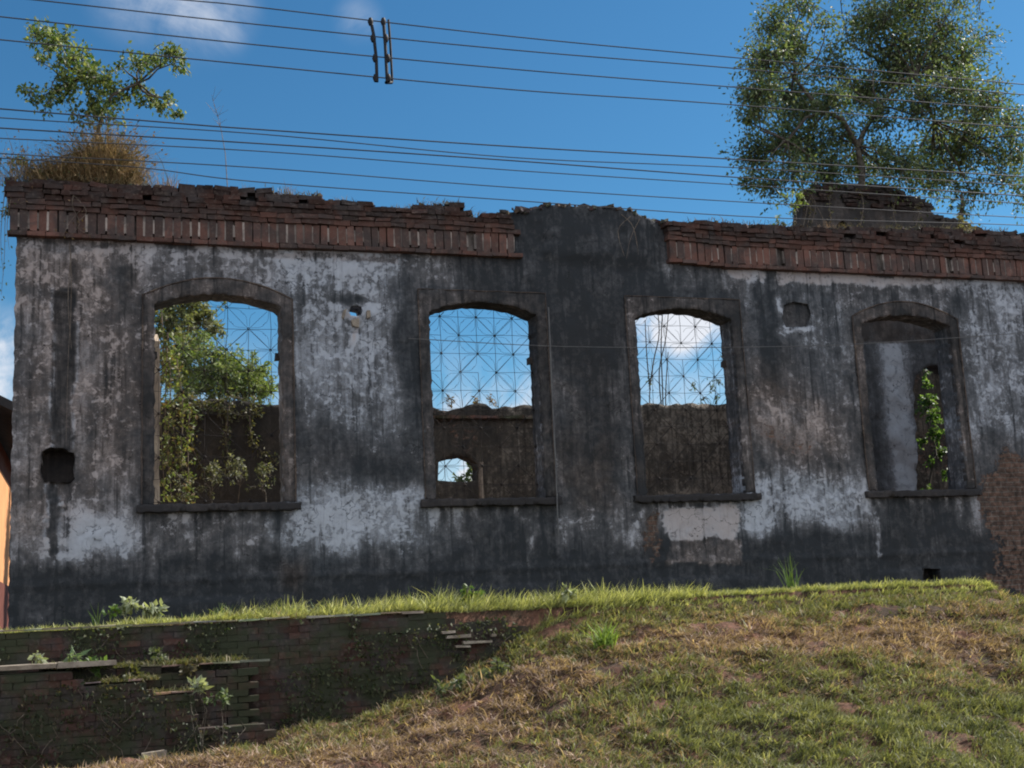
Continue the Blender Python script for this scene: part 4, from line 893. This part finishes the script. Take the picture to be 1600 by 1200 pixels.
def tuft(px, py, Y, n, Lr, label, colr=G_WEED, wid=.014, spread=.45, rad=.05, group='grass tufts', name='grass_tuft', z=None):
    c = U(px, py, Y); c.z = float(h(c.x, Y)) if z is None else z
    root = empty(name, c); tag(root, label, 'grass tuft', group)
    P = np.stack([c.x+rng.normal(0, rad, n), Y+rng.normal(0, rad, n), np.full(n, c.z-.01)], 1); dd = np.stack([rng.normal(0, spread, n), rng.normal(0, spread, n), np.ones(n)], 1)
    blades('blades', P, dd, rng.uniform(*Lr, n), np.full(n, wid), cols(n, colr), M_blade, root, .6)
tuft(945, 1012, -3.3, 90, (.18, .42), 'bright yellow green grass clump halfway up the bank', [(.10, .17, .03), (.17, .25, .05), (.22, .30, .07)], .02, .6, .06)
tuft(1237, 915, -1.6, 34, (.15, .62), 'tall pointed grass tuft on the terrace lip right of centre', G_WEED, .012, .22, .04)
for px, hh, lab in ((440, .28, 'thin grass tuft on the terrace under the right jamb of the first window'), (505, .30, 'arching grass tuft on the terrace between the first two windows'), (570, .22, 'short grass tuft left of the second window'), (625, .24, 'broad low grass tuft below the second window'),
                    (665, .42, 'tall arching grass tuft just right of the broken wall edge'), (690, .32, 'dense grass tuft beside the round leafed weed'), (775, .25, 'grass tuft below the right side of the second window'), (300, .2, 'single low tuft left of the first window jamb'), (150, .38, 'lone tall blade tuft near the left end of the terrace'), (350, .34, 'sparse tall tuft under the first window')):
    tuft(px, 945, -1.5, 22 if hh < .35 else 16, (hh*.5, hh), lab, G_WEED, .010, .5, .09)
def weed(px, py, Y, rr, n, label, colr, leaf=(.05, .09), wr=.6, group='leafy weeds'):
    c = U(px, py, Y); zb = float(h(c.x, Y)); clump_tree('broadleaf_weed', (c.x, Y, min(zb, c.z)), [(px+random.uniform(-rr, rr)*.8, py-rr*.4+random.uniform(-rr, rr)*.5, rr*.6, n/4) for _ in range(4)], Y, label, 'weed', colr, leaf, wr, .012, None, .08, group=group, kindp=('stem', 'leaves'), droop=.1)
PALE = [(.14, .17, .10), (.26, .29, .20), (.34, .37, .27)]
weed(890, 932, -1.75, 15, 60, 'pale broad leafed weed standing at the terrace edge near the middle', PALE, (.08, .13))
weed(735, 938, -1.6, 16, 80, 'round leafed green weed right of the broken wall edge', G_WEED, (.06, .10)); weed(200, 955, -1.5, 18, 60, 'whitish leafed weed on the left of the terrace', PALE, (.07, .11)); weed(240, 952, -1.5, 14, 50, 'pale leafed weed with drooping leaves beside the whitish one', PALE, (.07, .12)); weed(178, 960, -1.6, 12, 40, 'small green weed left of the whitish one', G_WEED)
weed(60, 1030, -2.45, 10, 26, 'small pale weed standing on the stone ledge at lower left', PALE, (.05, .09)); weed(315, 1078, -2.75, 14, 60, 'pale star shaped weed hanging by the broken lower tier', PALE, (.06, .11)); weed(250, 1030, -2.2, 12, 50, 'weed in the joint behind the lower tier', [(.05, .07, .03), (.12, .14, .07)])
weed(150, 1045, -2.4, 14, 90, 'green creeping weed on the lower ledge step', G_WEED); weed(205, 1052, -2.4, 16, 90, 'olive weed between ledge and broken bricks', [(.05, .06, .02), (.10, .10, .04)]); weed(300, 1048, -2.35, 18, 90, 'brown green weed over the broken bricks', [(.06, .06, .03), (.12, .10, .05)]); weed(345, 1095, -2.8, 16, 60, 'dark weed at the foot of the lower tier', G_FIC)
weed(110, 1030, -2.4, 9, 16, 'single curved leaf weed at the end of the stone ledge', [(.10, .16, .08), (.2, .26, .16)], (.10, .18), .25)
for px, py, lab in ((690, 1078, 'pale weed along the foot of the retaining wall, leftmost of the row'), (725, 1072, 'second pale weed along the foot of the wall'), (760, 1060, 'third pale weed along the foot of the wall'), (785, 1050, 'rightmost pale weed at the end of the wall foot')):
    weed(px, py, -2.75, 14, 60, lab, [(.06, .09, .04), (.16, .18, .10)], (.05, .09))

def face_leaves(n, x0, x1, y, label, seed, colr, zf, lf=(.03, .07), name='wall_creeper'):
    x = rng.uniform(x0, x1, n); z = rng.uniform(0, 1.75, n); k = (fbm(x*1.7, z*2.2, seed) > .50) & (z < np.array([zf(q) for q in x])+.02) & (z > np.array([gb(q) for q in x])-.05)
    x, z = x[k], z[k]; m = len(x); P = np.stack([x, np.full(m, y)+rng.normal(0, .015, m), z], 1); dd = unit(m)*.6; dd[:, 1] -= .5; dd[:, 2] -= .4; L = rng.uniform(*lf, m)
    root = empty(name, (float(x.mean()), y, float(z.min()))); tag(root, label, 'creeper')
    link('leaves', leaves_mesh('leaves', P, dd, L, L*.55, cols(m, colr)), M_leaf, root)
    tb = Tube()
    for i in range(26):
        a = P[rng.integers(0, m)]; pts = [Vector(a)]
        for q in range(5): pts.append(pts[-1]+Vector((random.uniform(-.10, .10), random.uniform(-.012, .012), -random.uniform(.03, .1))))
        tb.add(pts, .004, 3)
    tb.build('stems', M_wood, root)
face_leaves(9000, -2.0, 4.9, LIP-.16, 'low dark creeper spread over the upper tier of the retaining wall', 81, [(.03, .045, .02), (.06, .075, .035), (.10, .10, .05)], t1)
creeper([[(1262, 348), (1266, 325), (1258, 300)], [(1300, 350), (1296, 320), (1300, 295)], [(1345, 352), (1350, 320), (1344, 296)], [(1400, 352), (1396, 330), (1402, 305)], [(1430, 355), (1436, 335), (1430, 318)]], 'leafy dry creeper draped over the face of the broken gable', Y=YI-.12, leafn=45, colr=[(.06, .07, .035), (.12, .10, .06), (.16, .15, .09)], rad=.012, lf=(.04, .09))
n = 900; x = rng.uniform(xA-.3, xC_, n); y = np.where(rng.random(n) < .5, rng.uniform(-2.35, -2.05, n), rng.uniform(-2.6, -2.36, n)); z = np.where(y > -2.36, zD, np.array([t2(q) for q in x])); k = (fbm(x*3, y*3, 5) > .42) & ~((y < -2.36) & (x > xB+.4)); x, y, z = x[k], y[k], z[k]
q = np.repeat(np.arange(len(x)), 6); n = len(q); P = np.stack([x[q]+rng.normal(0, .04, n), y[q]+rng.normal(0, .03, n), z[q]], 1); dd = np.stack([rng.normal(0, .6, n), rng.normal(-.2, .5, n), np.full(n, .7)], 1)
tag(blades('ledge_grass', P, dd, rng.uniform(.03, .12, n), np.full(n, .011), cols(n, [(.05, .06, .025), (.12, .13, .06), (.22, .18, .12)], .4), M_blade, None, .8), 'patchy grass growing on the stepped ledges of the retaining wall', 'grass', kind='stuff')
face_leaves(3600, -2.4, xB+.9, -2.65, 'dark moss like creeper over the lower tier of the retaining wall', 83, [(.03, .045, .02), (.05, .06, .03), (.09, .07, .045)], t2)
